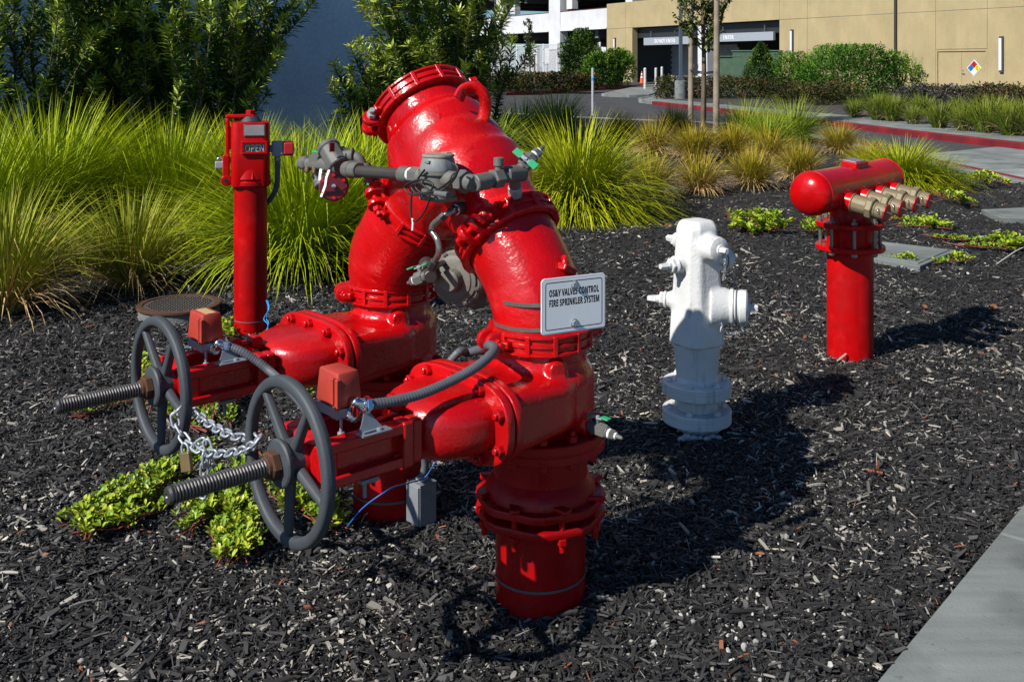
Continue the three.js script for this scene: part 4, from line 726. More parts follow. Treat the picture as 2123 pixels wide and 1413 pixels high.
// ---------------------------------------------------------------- white hydrant
{
  const [X, Z] = gp(1445, 893), t = thing('fire_hydrant', 'white fire hydrant with three capped outlets standing in the mulch', 'fire hydrant', [X, 0, Z], .526);
  const tilt = new THREE.Group(); void tilt;
  const s = s45;
  const f = (x, y, z) => {
    const k = .1095 - (y - .37) * .058, e = Math.max(0, y - .855);
    const a = Math.max(Math.abs(x), Math.abs(z)) - k * .92 + e * e * 11, b = (Math.abs(x) + Math.abs(z)) * s - k * 1.04 + e * e * 11;
    let d = smax(smax(a, b, .006), Math.max(.372 - y, y - .896), .012);
    d = smin(d, cone(x, y, z, [0, .79, .05], [0, .79, .120], .066, .050, .006), .012);
    d = smin(d, cone(x, y, z, [.05, .715, 0], [.115, .715, 0], .064, .048, .006), .012);
    d = smin(d, cone(x, y, z, [.045, .535, .045], [.102, .535, .102], .100, .068, .006), .012);
    d = smin(d, cone(x, y, z, [-.06, .72, 0], [-.120, .715, 0], .045, .030, .006), .012);
    d = smin(d, cone(x, y, z, [-.05, .55, -.05], [-.093, .55, -.093], .048, .030, .006), .012);
    d = smin(d, cone(x, y, z, [0, .79, -.05], [0, .79, -.122], .055, .032, .008), .02);
    return d + peel(x, y, z) * 1.2;
  };
  const b = mesh('body', sdfMesh(f, [-.16, .35, -.16], [.16, .92, .16], .0065), M.white, t);
  mesh('barrel', lathe([[.10, .375], [.098, .36], [.086, .235], [.092, .225], [.092, .21], [.06, .21]].reverse(), V(0, 0, 0), V(0, 1, 0), 40, .6), M.white, t);
  for (const y of [.163, .048]) {
    const fl = mesh('flange', lathe([[.07, y - .002], [.142, y - .002], [.145, y + .001], [.145, y + .0235], [.1435, y + .025], [.1435, y + .0265], [.145, y + .028], [.145, y + .048], [.142, y + .051], [.07, y + .051]], V(0, 0, 0), V(0, 1, 0), 56, .4), M.white, t);
    for (let i = 0; i < 6; i++) { const an = (i + .42) / 6 * 6.283, x = Math.cos(an) * .118, z = Math.sin(an) * .118; mesh('bolt', [hex(V(x, y + .051, z), V(x, y + .064, z), .0135), cyl(V(x, y + .06, z), V(x, y + .070, z), .008), hex(V(x, y - .012, z), V(x, y - .002, z), .0135)], M.white, fl); }
  }
  mesh('spool', lathe([[.088, .035], [.088, .055], [.086, .09], [.086, .13], [.089, .165]], V(0, 0, 0), V(0, 1, 0), 40, 0), M.white, t);
  mesh('base_pipe', cyl(V(0, -.15, 0), V(0, .05, 0), .10), M.white, t);
  const cap = (p, d, r, L, name) => {
    const at = q => p.clone().addScaledVector(d, q);
    const c = mesh(name, [lathe([[r * .82, 0], [r * 1.04, 0], [r * 1.06, .004], [r * 1.06, .013], [r * .98, .018], [r * .98, L * .55], [r * 1.02, L * .58], [r, L * .92], [r * .9, L], [r * .45, L + .004], [r * .42, L + .010], [0, L + .010]], p, d, 40, .45)], M.white, t);
    mesh('nut', cyl(at(L + .008), at(L + .042), .0165, .0135, 5, .002), M.white, c);
    mesh('band', lathe([[r * 1.0, L * .33], [r * 1.03, L * .33], [r * 1.03, L * .40], [r * 1.0, L * .40]], p, d, 40, .5), M.dull, c);
    return c;
  };
  cap(V(0, .79, .115), V(0, 0, 1), .050, .030, 'outlet_cap');
  cap(V(.112, .715, 0), V(1, 0, 0), .048, .062, 'outlet_cap');
  cap(V(.098, .535, .098), V(s, 0, s), .073, .072, 'pumper_cap');
  for (const [p, d] of [[V(-.115, .716, 0), V(-1, 0, 0)], [V(-.09, .55, -.09), V(-s, 0, -s)], [V(0, .79, -.115), V(0, 0, -1)]]) { const at = q => p.clone().addScaledVector(d, q); mesh('stem_nut', [cyl(at(0), at(.014), .037, .034), hex(at(.014), at(.03), .031), cyl(at(.03), at(.044), .017), cyl(at(.044), at(.082), .0165, .013, 5, .002)], M.white, t); }
  const lk = new THREE.TorusGeometry(.0062, .0014, 6, 12); lk.scale(1.5, 1, 1);
  const chain = (pts, name) => { const c = new THREE.CatmullRomCurve3(pts.map(p => V(...p))), L = c.getLength(), N = Math.round(L / .0155), g = []; for (let i = 0; i < N; i++) { const u = (i + .5) / N, p = c.getPointAt(u), d = c.getTangentAt(u), y = V(.3, .1, 1).cross(d).normalize(), z = d.clone().cross(y), an = .5 + i % 2 * 1.57, Y = y.clone().multiplyScalar(Math.cos(an)).addScaledVector(z, Math.sin(an)); g.push(lk.clone().applyMatrix4(new THREE.Matrix4().makeBasis(d, Y, d.clone().cross(Y))).translate(p.x, p.y, p.z)); } mesh(name, g, M.zinc, t); };
  chain([[.015, .765, .15], [.018, .735, .155], [.03, .70, .14], [.052, .655, .105], [.066, .67, .10], [.072, .70, .09], [.076, .712, .06]], 'cap_chain');
  chain([[.155, .50, .155], [.150, .47, .150], [.13, .44, .14], [.09, .43, .125], [.055, .44, .11], [.045, .455, .108]], 'cap_chain');
  chain([[.17, .69, .01], [.172, .65, .02], [.165, .61, .06]], 'cap_chain');
  mesh('chain_hook', [tube([[.02, .50, .112], [.028, .485, .118], [.036, .47, .118], [.044, .45, .112], [.040, .437, .112], [.030, .445, .114], [.034, .465, .116]].map(p => V(...p)), .0028, 30, 8), new THREE.TorusGeometry(.009, .003, 8, 16).translate(.018, .505, .112)], M.white, t);
  // broken concrete at its foot
  const r = rng(55), tb = thing('concrete_rubble', 'small broken pieces of concrete at the foot of the white hydrant', 'rubble', [X, 0, Z + .1]);
  for (let i = 0; i < 7; i++) { const g = new THREE.IcosahedronGeometry(.012 + .014 * r(), 0); g.scale(1, .7, 1.2); g.rotateY(r() * 6); g.translate(-.09 + i * .026, .022, .02 + .05 * r()); mesh('piece', g, std([.42, .43, .42], .95, 0, { map: tTone }), tb); }
}

// ---------------------------------------------------------------- red four-outlet connection
{
  const [X, Z] = gp(1763, 747), t = thing('fire_department_connection', 'red pipe stand with a round tank and four brass capped outlets', 'fire department connection', [X, 0, Z], Math.atan2(.74, .67));
  mesh('pipe', lathe([[.1175, -.1], [.1175, .57]], V(0, 0, 0), V(0, 1, 0), 56, 0), M.redPost, t);
  mesh('neck', lathe([[.1175, .57], [.122, .575], [.122, .60], [.118, .605], [.118, .69], [.122, .70], [.122, .72], [.108, .74], [.104, .76], [.104, .87]], V(0, 0, 0), V(0, 1, 0), 48, .5), M.redPost, t);
  for (const y of [.585, .706]) mesh('flange', lathe([[.11, y], [.172, y], [.176, y + .004], [.176, y + .022], [.172, y + .026], [.11, y + .026]], V(0, 0, 0), V(0, 1, 0), 56, .4), M.redPost, t);
  for (let i = 0; i < 8; i++) { const an = (i + .3) / 8 * 6.283, x = Math.cos(an) * .150, z = Math.sin(an) * .150; mesh('stud', [cyl(V(x, .565, z), V(x, .765, z), .0095, .0095, 12), hex(V(x, .732, z), V(x, .748, z), .017), hex(V(x, .569, z), V(x, .585, z), .017)], M.steel, t); }
  const TY = .918, R = .108, L = .455, pr = [];
  for (let i = 0; i <= 10; i++) { const q = i / 10 * Math.PI / 2; pr.push([Math.sin(q) * R, -L - Math.cos(q) * .065]); }
  pr.push([R, -L + .004], [R + .003, -L + .006], [R + .003, -L + .014], [R, -L + .016], [R, L - .016], [R + .003, L - .014], [R + .003, L - .006], [R, L - .004]);
  for (let i = 0; i <= 10; i++) { const q = Math.PI / 2 - i / 10 * Math.PI / 2; pr.push([Math.sin(q) * R, L + Math.cos(q) * .065]); }
  const tank = mesh('tank', lathe(pr, V(0, TY, 0), V(1, 0, 0), 56, .35), M.redTank, t);
  mesh('plate_holder', [box(.15, .05, .085, .03, TY + R - .005, .012, .006, [.12, 0, 0])], M.redTank, tank);
  mesh('name_plate', box(.125, .006, .07, .03, TY + R + .021, .010, .002, [.12, 0, 0]), M.galv, tank);
  const dn = V(0, -.20, .98).normalize();
  [-.285, -.095, .095, .285].forEach((x, i) => {
    const p = V(x, TY - .035, .07), at = s => p.clone().addScaledVector(dn, s);
    mesh('outlet_pipe', [cyl(at(0), at(.075), .047, .045, 32), lathe([[.05, .025], [.056, .030], [.05, .036]], p, dn, 32)], M.redTank, t);
    const sw = mesh('swivel', [cyl(at(.07), at(.078), .049, .049, 36), cyl(at(.076), at(.150), .0445, .044, 36, .003), cyl(at(.150), at(.182), .056, .056, 8, .004), cyl(at(.182), at(.198), .043, .041, 32)], M.swivel, t);
    const cp = mesh('cap', cyl(at(.195), at(.242), .040, .040, 36, .002), M.steel, sw); cp.material = M.swivel;
    mesh('cap_face', lathe([[.0405, -.004], [.0425, -.002], [.0425, .003], [.036, .006], [0, .006]], at(.242), dn, 36, .4), std([.50, .02, .03], .45, .3, { map: tTone }), sw);
    mesh('pin', [cyl(at(.245).add(V(-.02, .01, 0)), at(.257).add(V(.028, -.006, 0)), .0035), new THREE.TorusGeometry(.011, .0022, 8, 16).translate(at(.22).x - .043, at(.22).y + .008, at(.22).z)], M.chrome, sw);
  });
}

// ---------------------------------------------------------------- post indicator valve
{
  const PX = 519, [X, Z] = gp(PX, 692), d = -Z, t = thing('post_indicator', 'red post indicator valve with an OPEN window, standing before the grass', 'indicator post', [X, 0, Z], 0), k = d / F;
  const hy = y => CAM_H - (y - HY) * k, hx = x => (x - PX) * k;
  const g0 = .25; t.rotation.y = g0;
  mesh('post', lathe([[.092, -.1], [.092, .09], [.0935, .10], [.0935, hy(378)]], V(0, 0, 0), V(0, 1, 0), 48, .5), M.redPost, t);
  const hd = new THREE.Shape(); { const a = .108, b = .098, c = .045; hd.moveTo(-a + c, -b); hd.lineTo(a - c, -b); hd.absarc(a - c, -b + c, c, -Math.PI / 2, 0); hd.lineTo(a, b - c); hd.absarc(a - c, b - c, c, 0, Math.PI / 2); hd.lineTo(-a + c, b); hd.absarc(-a + c, b - c, c, Math.PI / 2, Math.PI); hd.lineTo(-a, -b + c); hd.absarc(-a + c, -b + c, c, Math.PI, Math.PI * 1.5); }
  const hg = new THREE.ExtrudeGeometry(hd, { depth: hy(252) - hy(384) - .016, bevelEnabled: true, bevelSize: .008, bevelThickness: .008, bevelOffset: -.008, bevelSegments: 3, curveSegments: 10 }).rotateX(-Math.PI / 2).translate(0, hy(384) + .008, 0);
  const head = mesh('head', [toCreasedNormals(hg, .5), cyl(V(0, hy(386), 0), V(0, hy(370), 0), .115, .115, 40), cyl(V(0, hy(372), 0), V(0, hy(345), 0), .114, .100, 40)], M.redPost, t);
  mesh('cap', [cyl(V(0, hy(253), 0), V(0, hy(240), 0), .062, .045, 28)], std([.035, .03, .045], .6), t);
  mesh('nut', [hex(V(0, hy(243), 0), V(0, hy(228), 0), .03)], M.redPost, t);
  mesh('label_plate', box(.118, .066, .006, .022, hy(268), .101, .003), M.steel, head);
  mesh('label_plate', box(.108, .056, .004, .022, hy(268), .1035, .002), std([.38, .37, .36], .8, 0, { map: tTone }), head);
  const wy = hy(303); mesh('window_frame', [box(.145, .014, .022, .022, wy + .030, .104, .004), box(.145, .014, .022, .022, wy - .030, .104, .004), box(.014, .046, .022, -.043, wy, .104, .003), box(.014, .046, .022, .087, wy, .104, .003)], M.redPost, head);
  mesh('window', box(.118, .05, .004, .022, wy, .098, 0), M.black, head);
  mesh('lettering', letters('OPEN', .034, .001).scale(.9, 1.15, 1).translate(.022, wy - .003, .1005), std([.6, .6, .6], .6), head);
  mesh('glass', box(.118, .046, .002, .022, wy, .109, 0), new THREE.MeshPhysicalMaterial({ transmission: 1, roughness: .04, thickness: 0, color: 0xffffff }), head);
  mesh('gusset', [lathe([[.001, .05], [.02, .0], [.05, -.06]], V(.012, hy(345), .072), V(0, 1, 0), 4, .3)], M.redPost, head);
  // wrench that hangs over the side
  const hx0 = -.128;
  const bar = [box(.16, .022, .028, -.058, hy(240), .02, .008), box(.022, hy(246) - hy(330), .028, hx0, (hy(246) + hy(330)) / 2, .02, .008), tube([V(-.10, hy(240), .02), V(-.122, hy(243), .02), V(hx0, hy(252), .02)], .0125, 12, 8), box(.04, hy(318) - hy(372), .03, hx0 - .006, (hy(318) + hy(372)) / 2, .03, .010), cyl(V(hx0 - .006, hy(371), .012), V(hx0 - .006, hy(371), .048), .031, .031, 28, .006), box(.06, .03, .03, hx0 + .03, hy(330), .02, .006)];
  const wr = mesh('wrench', bar, M.redPost, t); mesh('socket', box(.022, .022, .004, hx0 - .006, hy(371), .0485, 0, [0, 0, .785]), M.black, wr);
  mesh('bracket', box(.03, .13, .05, -.105, hy(285), .0, .006), M.redPost, head);
  // tamper switch on the right with its conduit
  const sw = mesh('tamper_switch', [box(.062, .085, .07, .150, hy(308), .02, .005), box(.03, .04, .04, .108, hy(308), .02, .004), cyl(V(.150, hy(325), .02), V(.150, hy(334), .02), .018)], M.galv, t);
  mesh('cover', box(.062, .082, .068, .210, hy(308), .02, .010), M.maroon, sw);
  mesh('cover', box(.06, .072, .06, .213, hy(308), .03, .010), std([.40, .012, .015], .5), sw);
  mesh('conduit', tube([V(.150, hy(332), .02), V(.152, hy(360), .015), V(.145, hy(390), 0), V(.118, hy(412), -.03), V(.09, hy(425), -.06)], .0155, 30, 12), M.conduit, t);
  mesh('wire_band', lathe([[.0925, .085], [.094, .085], [.094, .09], [.0925, .09]], V(0, 0, 0), V(.02, 1, 0), 40), M.dull, t);
  const px = thing('padlock', 'small grey padlock on the wrench of the red indicator post', 'padlock', [X - .165 * Math.cos(g0), hy(338), Z + .06], g0);
  mesh('body', box(.052, .04, .026, 0, -.004, 0, .006), M.zinc, px); mesh('shackle', tube([V(-.014, .014, 0), V(-.013, .03, 0), V(0, .038, 0), V(.013, .03, 0), V(.014, .014, 0)], .004, 20, 8), M.chrome, px);
}

// ---------------------------------------------------------------- manhole, lids
{
  const s = 339, d = F / s, X = (371 - CX) / s, t = thing('manhole', 'round raised concrete manhole with a rusty patterned iron lid', 'manhole', [X, 0, -d]);
  mesh('ring', lathe([[.235, -.1], [.238, .065], [.230, .074], [.05, .074]], V(0, 0, 0), V(0, 1, 0), 48, .4), std([.50, .49, .47], .95, 0, { map: concTex, bumpMap: tPeel, bumpScale: .003 }), t);
  const lid = mesh('frame', lathe([[.205, .072], [.246, .072], [.250, .076], [.250, .088], [.244, .092], [.214, .092], [.212, .086], [.205, .086]], V(0, 0, 0), V(0, 1, 0), 56, .4), M.rust, t);
  const g = [cyl(V(0, .074, 0), V(0, .087, 0), .2105, .2105, 48, .002)];
  for (let i = -9; i <= 9; i++) for (let j = -9; j <= 9; j++) { const x = i * .0215, z = j * .0215; if (x * x + z * z > .192 * .192) continue; g.push(box(.016, .006, .007, x, .0885, z, 0, [0, (i + j) % 2 ? .785 : -.785, 0])); }
  mesh('lid', g, std([.13, .115, .10], .75, .4, { map: tTone }), t);
  const pads = [['utility_lid', 'pale concrete utility box lid behind the red pipe stand', [[1826, 498], [1984, 516], [1908, 549], [1799, 531]]], ['utility_lid', 'pale flat concrete pad at the right edge, before the driveway', [[2035, 432], [2200, 425], [2220, 455], [2075, 449]]]];
  for (const [n, lab, q] of pads) { const P = q.map(([x, y]) => { const [a, b] = gp(x, y, .05); return [a, -b]; }), c = P.reduce((a, b) => [a[0] + b[0] / 4, a[1] + b[1] / 4], [0, 0]); const u = thing(n, lab, 'utility lid', [c[0], 0, -c[1]]); const sc = k => P.map(([x, dd]) => [(x - c[0]) * k, (dd - c[1]) * k]); const o = slab(sc(1), -.05, .042, .006), inn = slab(sc(.86), .02, .05, .004); mesh('rim', o, G.conc, u); mesh('lid', inn, G.conc, u); }
}

// ---------------------------------------------------------------- things along the road
{
  const bl = (px, py, H, lab) => { const [X, Z] = gp(px, py); const t = thing('bollard', lab, 'bollard', [X, 0, Z], 0, 'bollards before the garage entrance'); mesh('post', cyl(V(0, -.05, 0), V(0, H - .04, 0), .085, .085, 24, .003), std([.66, .66, .65], .6, 0, { map: tTone }), t); mesh('dome', lathe([[.085, 0], [.078, .02], [.05, .038], [0, .045]], V(0, H - .041, 0), V(0, 1, 0), 24, 0), std([.66, .66, .65], .6), t); };
  bl(1337.5, 184, 1.25, 'white bollard nearest the road, left of the three before the entrance'); bl(1360, 178.5, 1.22, 'white bollard standing in the middle of the three before the entrance'); bl(1372.5, 176.5, 1.28, 'white bollard farthest back, right of the three before the entrance');
  const pole = (px, py, lab, r, H, br, bh, col) => { const [X, Z] = gp(px, py); const t = thing('lamp_post', lab, 'lamp post', [X, 0, Z]); mesh('base', cyl(V(0, -.1, 0), V(0, bh, 0), br, br * .96, 28, .03), G.conc, t); mesh('base_plate', box(r * 4.2, .05, r * 4.2, 0, bh + .025, 0, .008), col, t); mesh('base_cover', box(r * 3.2, .16, r * 3.2, 0, bh + .12, 0, .02), col, t); mesh('pole', box(r * 2, H, r * 2, 0, bh + .05 + H / 2, 0, r * .2), col, t); mesh('arm', box(1.1, .1, .1, .5, bh + H - .1, 0, .02), col, t); mesh('lamp_head', box(.7, .14, .35, 1.2, bh + H - .1, 0, .03), col, t); };
  pole(1411.5, 207, 'dark grey lamp post on a round concrete base beside the hedge', .072, 7.2, .26, .82, std([.07, .09, .115], .5, .3));
  pole(1027, 176, 'thin lamp post on a concrete base behind the middle shrub', .075, 8, .25, .55, std([.10, .11, .125], .5, .3));
  const [mx, mz] = gp(1229, 233), mp = thing('marker_post', 'thin pale metal post with a blue band behind the round grass clump', 'post', [mx, 0, mz]);
  mesh('post', cyl(V(0, -.1, 0), V(0, 1.40, 0), .042, .042, 16, .004), std([.55, .57, .6], .45, .6), mp); mesh('band', cyl(V(0, 1.0, 0), V(0, 1.09, 0), .044, .044, 16, 0), M.lightBlue, mp);
  const cz = -75, cx = (1331 - CX) / F * 75, cn = thing('traffic_cone', 'orange traffic cone with white bands in the left garage entrance', 'traffic cone', [cx, 0, cz]);
  mesh('base', box(.4, .04, .4, 0, .02, 0, .01), std([.6, .10, .02], .7), cn); mesh('cone', lathe([[.16, .04], [.03, .95], [0, .95]], V(0, 0, 0), V(0, 1, 0), 24, .5), std([.65, .10, .02], .7), cn); for (const y of [.45, .68]) mesh('band', lathe([[.162 - (y - .04) * .1429, y], [.162 - (y + .06) * .1429, y + .1]], V(0, 0, 0), V(0, 1, 0), 24, 0), std([.8, .8, .8], .6), cn);
  // transformer cabinet
  const dT = 49, sx = x => (x - CX) / F * dT, hyT = y => CAM_H - (y - HY) / F * dT, tr = thing('transformer_cabinet', 'green electrical cabinet with a lower front door beside the entrance', 'electrical cabinet', [sx(1556), 0, -dT], -.35), gm = std([.055, .115, .065], .55, 0, { map: tTone });
  mesh('cabinet', [box(2.2, hyT(107), 1.5, .32, hyT(107) / 2, -.2, .03)], gm, tr); mesh('roof', box(2.3, .07, 1.6, .32, hyT(107) + .03, -.2, .02), gm, tr); mesh('compartment', box(.95, hyT(117) - .05, .8, -.95, hyT(117) / 2, .1, .03), gm, tr); mesh('roof', box(1.05, .06, .9, -.95, hyT(117), .12, .02), gm, tr);
  mesh('door', [box(.8, 1.1, .03, -.95, 1.05, .515, .01), box(.8, .2, .03, -.95, .35, .515, .01)], gm, tr); mesh('base', box(3.3, .12, 1.9, -.05, .04, -.1, .02), G.conc, tr);
  const st = thing('notice_sign', 'small red notice on the white pillar between the entrances', 'sign', onF(fq(1448), fac(1448, 125)[1], .56), ROT); mesh('plate', box(.28, .3, .02, 0, 0, 0, 0), std([.55, .02, .03], .5), st); mesh('plate', box(.28, .22, .02, .1, -.38, 0, 0), std([.55, .02, .03], .5), st);
}
// stencilled words on the red kerbs, and strips of yellow tape between the straw clumps
{
  const w = (str, px, py, lab, dir, size) => { const [X, Z] = gp(px, py), t = thing('kerb_lettering', lab, 'lettering', [X, .02, Z], dir); mesh('lettering', letters(str, size, .006).rotateX(-.25).translate(0, -.07, .012), std([.42, .40, .42], .8), t); };
  w('FIRE LANE - NO PARKING', 1243, 182, 'white FIRE LANE NO PARKING words on the far red kerb', Math.atan2(6.2, 2.95) , .13);
  w('FIRE LANE NO PARKING', 1535, 226, 'white FIRE LANE NO PARKING words on the red kerb by the tree', -Math.atan2(3.5, .95), .13);
  const strip = (p, lab, col, wd) => { const q = p.map(([x, y]) => { const [a, b] = gp(x, y, .05); return V(a, .06 + .02 * Math.sin(x), b); }), c = q[0].clone(), t = thing('caution_tape', lab, 'tape', [c.x, 0, c.z]); const pos = [], idx = []; q.forEach((v, i) => { const n = V(.25, .1, 1).multiplyScalar(wd / 2); pos.push(v.x - c.x - n.x, v.y - n.y, v.z - c.z - n.z, v.x - c.x + n.x, v.y + n.y, v.z - c.z + n.z); if (i) idx.push(i * 2 - 2, i * 2 - 1, i * 2, i * 2 - 1, i * 2 + 1, i * 2); }); const g = new THREE.BufferGeometry(); g.setAttribute('position', new THREE.Float32BufferAttribute(pos, 3)); g.setIndex(idx); g.computeVertexNormals(); mesh('strip', g, col, t); };
  strip([[1330, 335], [1350, 340], [1378, 345], [1405, 347]], 'pale yellow tape lying between the left straw-coloured grass clumps', std([.72, .66, .38], .6), .16);
  strip([[1478, 360], [1495, 355], [1513, 352]], 'bright yellow tape lying between the middle straw-coloured grass clumps', std([.80, .66, .06], .5), .22);
  const q = [[2066, 552], [2085, 538], [2110, 520], [2135, 508]].map(([x, y]) => { const [a, b] = gp(x, y, .03); return V(a, .03 + (2135 - x) * .0002, b); }); const tw = thing('twig', 'long pale twig lying on the mulch at the right edge', 'twig', [q[0].x, 0, q[0].z]); const m = mesh('stem', tube(q, .006, 20, 6), std([.55, .50, .42], .9), tw); m.position.set(-q[0].x, 0, -q[0].z);
}

// ---------------------------------------------------------------- plants
function soup() { return { p: [], c: [] }; }
function toGeo(s) { const g = new THREE.BufferGeometry(); g.setAttribute('position', new THREE.Float32BufferAttribute(s.p, 3)); g.setAttribute('color', new THREE.Float32BufferAttribute(s.c, 3)); g.computeVertexNormals(); return g; }
function tri(s, a, b, c, ca, cb, cc) { s.p.push(a.x, a.y, a.z, b.x, b.y, b.z, c.x, c.y, c.z); s.c.push(...ca, ...(cb || ca), ...(cc || ca)); }
const leafMat = (rough = .45, tr = .25) => new THREE.MeshPhysicalMaterial({ color: 0xffffff, vertexColors: true, roughness: rough, transmission: tr, thickness: 0, side: THREE.DoubleSide, specularIntensity: .3 });
const LM = { grass: leafMat(.45, .10), leaf: leafMat(.34, .12), dull: leafMat(.75, .12), bark: std([.16, .115, .075], .9, 0, { map: tTone }), woody: std([.12, .095, .065], .9), redStem: std([.28, .06, .04], .7), stake: std([.34, .275, .195], .85, 0, { map: tTone }), rubberTie: std([.012, .012, .012], .8) };
const mixc = (a, b, t) => [a[0] + (b[0] - a[0]) * t, a[1] + (b[1] - a[1]) * t, a[2] + (b[2] - a[2]) * t];
// a tussock: long arching blades that leave a small crown in all directions
function tussock(seed, o) {
  const r = rng(seed), s = soup();
  for (let i = 0; i < o.n; i++) {
    const az = r() * 6.283, u = Math.pow(r(), o.spread), dead = r() < o.dead, L = o.h * (.66 + .38 * r()) * (1 + .10 * u) * (dead ? .8 : 1), rb = o.base * Math.sqrt(r());
    let th = .06 + u * o.lean + (dead ? .25 : 0), bend = (o.bend * (.5 + r()) + (dead ? o.bend * .9 : 0)) * (.35 + u);
    const ba = az + (r() - .5) * 1.5, p = V(Math.cos(ba) * rb, 0, Math.sin(ba) * rb), n = o.seg, w0 = o.w * (.7 + .6 * r()), tw = (r() - .5) * 1.2, side = V(-Math.sin(az + tw), (r() - .5) * .5, Math.cos(az + tw)).normalize();
    const tone = r(); let c0, c1;
    if (dead) { c0 = mixc(o.dead0, o.dead1, tone); c1 = mixc(c0, o.dead1, .6); } else { c0 = mixc(o.c0, o.c1, tone); c1 = mixc(c0, o.tip, .25 + .6 * r()); }
    let pa, pb, azz = az; const snap = r() < .09 ? Math.round(n * (.45 + .4 * r())) : -1;
    for (let k = 0; k <= n; k++) {
      const f = k / n, w = w0 * (f < .15 ? .75 + f * 1.6 : 1) * Math.pow(1 - f, .55) + .0004, a = p.clone().addScaledVector(side, -w), b = p.clone().addScaledVector(side, w), ck = mixc(c0, c1, f), cp = mixc(c0, c1, Math.max(0, f - 1 / n));
      if (k) { tri(s, pa, pb, b, cp, cp, ck); if (k < n) tri(s, pa, b, a, cp, ck, ck); }
      pa = a; pb = b;
      const l = L / n; p.add(V(Math.cos(azz) * Math.sin(th) * l, Math.cos(th) * l, Math.sin(azz) * Math.sin(th) * l)); th += bend / n * (.5 + f * 1.2); azz += (r() - .5) * .10; if (k === snap) { th += .7 + r(); azz += (r() - .5) * 1.2; } if (p.y < .015) p.y = .015;
    }
  }
  return toGeo(s);
}
const GREEN = { n: 2900, h: 1.26, lean: 1.0, spread: .75, bend: 1.05, base: .15, w: .0056, seg: 6, dead: .06, c0: [.045, .13, .004], c1: [.22, .36, .008], tip: [.56, .58, .015], dead0: [.30, .20, .08], dead1: [.45, .34, .16] };
const STRAW = { n: 1250, h: .70, lean: .72, spread: .85, bend: .85, base: .09, w: .0046, seg: 5, dead: .34, c0: [.06, .11, .006], c1: [.25, .27, .012], tip: [.60, .38, .04], dead0: [.44, .23, .06], dead1: [.72, .52, .25] };
const FARG = { n: 420, h: .85, lean: .62, spread: .85, bend: .8, base: .14, w: .0105, seg: 4, dead: .12, c0: [.03, .07, .006], c1: [.10, .17, .012], tip: [.30, .32, .04], dead0: [.25, .18, .08], dead1: [.42, .33, .17] };
const geos = { green: [11, 12, 13].map(s => tussock(s, GREEN)), straw: [21, 22, 23].map(s => tussock(s, STRAW)), mixed: [31, 32].map(s => tussock(s, { ...STRAW, n: 1100, h: 1.0, dead: .30, w: .0048, c1: [.22, .30, .012], tip: [.50, .46, .05] })), bright: [41].map(s => tussock(s, { ...GREEN, n: 3000, h: 1.08, lean: 1.2, bend: 1.5, c1: [.26, .36, .008], tip: [.62, .56, .015], dead: .04 })), far: [51, 52, 53].map(s => tussock(s, FARG)), pale: [61, 62].map(s => tussock(s, { ...STRAW, n: 900, dead: .5, h: .7 })), mid: [71, 72].map(s => tussock(s, { ...GREEN, n: 900, h: .8, w: .0048, seg: 5, c1: [.16, .27, .012], tip: [.42, .44, .04] })) };
const proto = {}, clumps = [];
let gi = 0;
function grass(kind, px, py, sc, label, group, vs = 1) {
  const v = gi++ % geos[kind].length, key = kind + v, [X, Z] = gp(px, py);
  clumps.push([X, Z]); let t;
  if (!proto[key]) { t = new THREE.Group(); mesh('blades', geos[kind][v], LM.grass, t).userData.kind = 'stuff'; proto[key] = t; } else t = proto[key].clone();
  t.name = numbered('grass_clump'); t.position.set(X, mulchH(X, Z) - .01, Z); t.rotation.y = gi * 2.4; t.scale.set(sc, sc * vs, sc); t.userData = { label, category: 'ornamental grass' }; if (group) t.userData.group = group; scene.add(t);
}
const gA = 'tall green grass clumps behind the red equipment', gB = 'straw-coloured grass clumps beside the driveway', gC = 'grass clumps along the far red kerb';
grass('green', 95, 520, 1.12, 'large bright green grass clump at the left edge of the photo', gA, 1.0);
grass('green', 345, 505, 1.0, 'large green grass clump behind the small straw one', gA);
grass('green', 625, 560, 1.0, 'large green grass clump directly behind the red indicator post', gA);
grass('green', 500, 500, .95, 'green grass clump farther back, left of the indicator post', gA);
grass('green', 755, 505, .98, 'green grass clump between the indicator post and the backflow preventer', gA);
grass('green', 235, 440, 1.05, 'green grass clump before the left dark shrub', gA, 1.05);
grass('green', -60, 560, 1.0, 'green grass clump cut off by the left edge', gA);
grass('green', 900, 430, .9, 'green grass clump hidden behind the top of the backflow preventer', gA);
grass('mixed', 5, 650, .92, 'drooping green and straw grass clump at the lower left edge', null);
grass('mixed', 272, 598, .80, 'small straw-tipped grass clump behind the manhole', null);
grass('bright', 1195, 445, 1.08, 'round yellow-green grass clump right of the backflow preventer', null);
grass('mid', 1085, 300, 1.35, 'dark green loose grass clump behind the round one', null);
grass('mid', 1155, 285, 1.5, 'upright green grass clump just behind the round one', null);
grass('mid', 1010, 340, 1.3, 'green grass clump behind the shoulder of the red body', null);
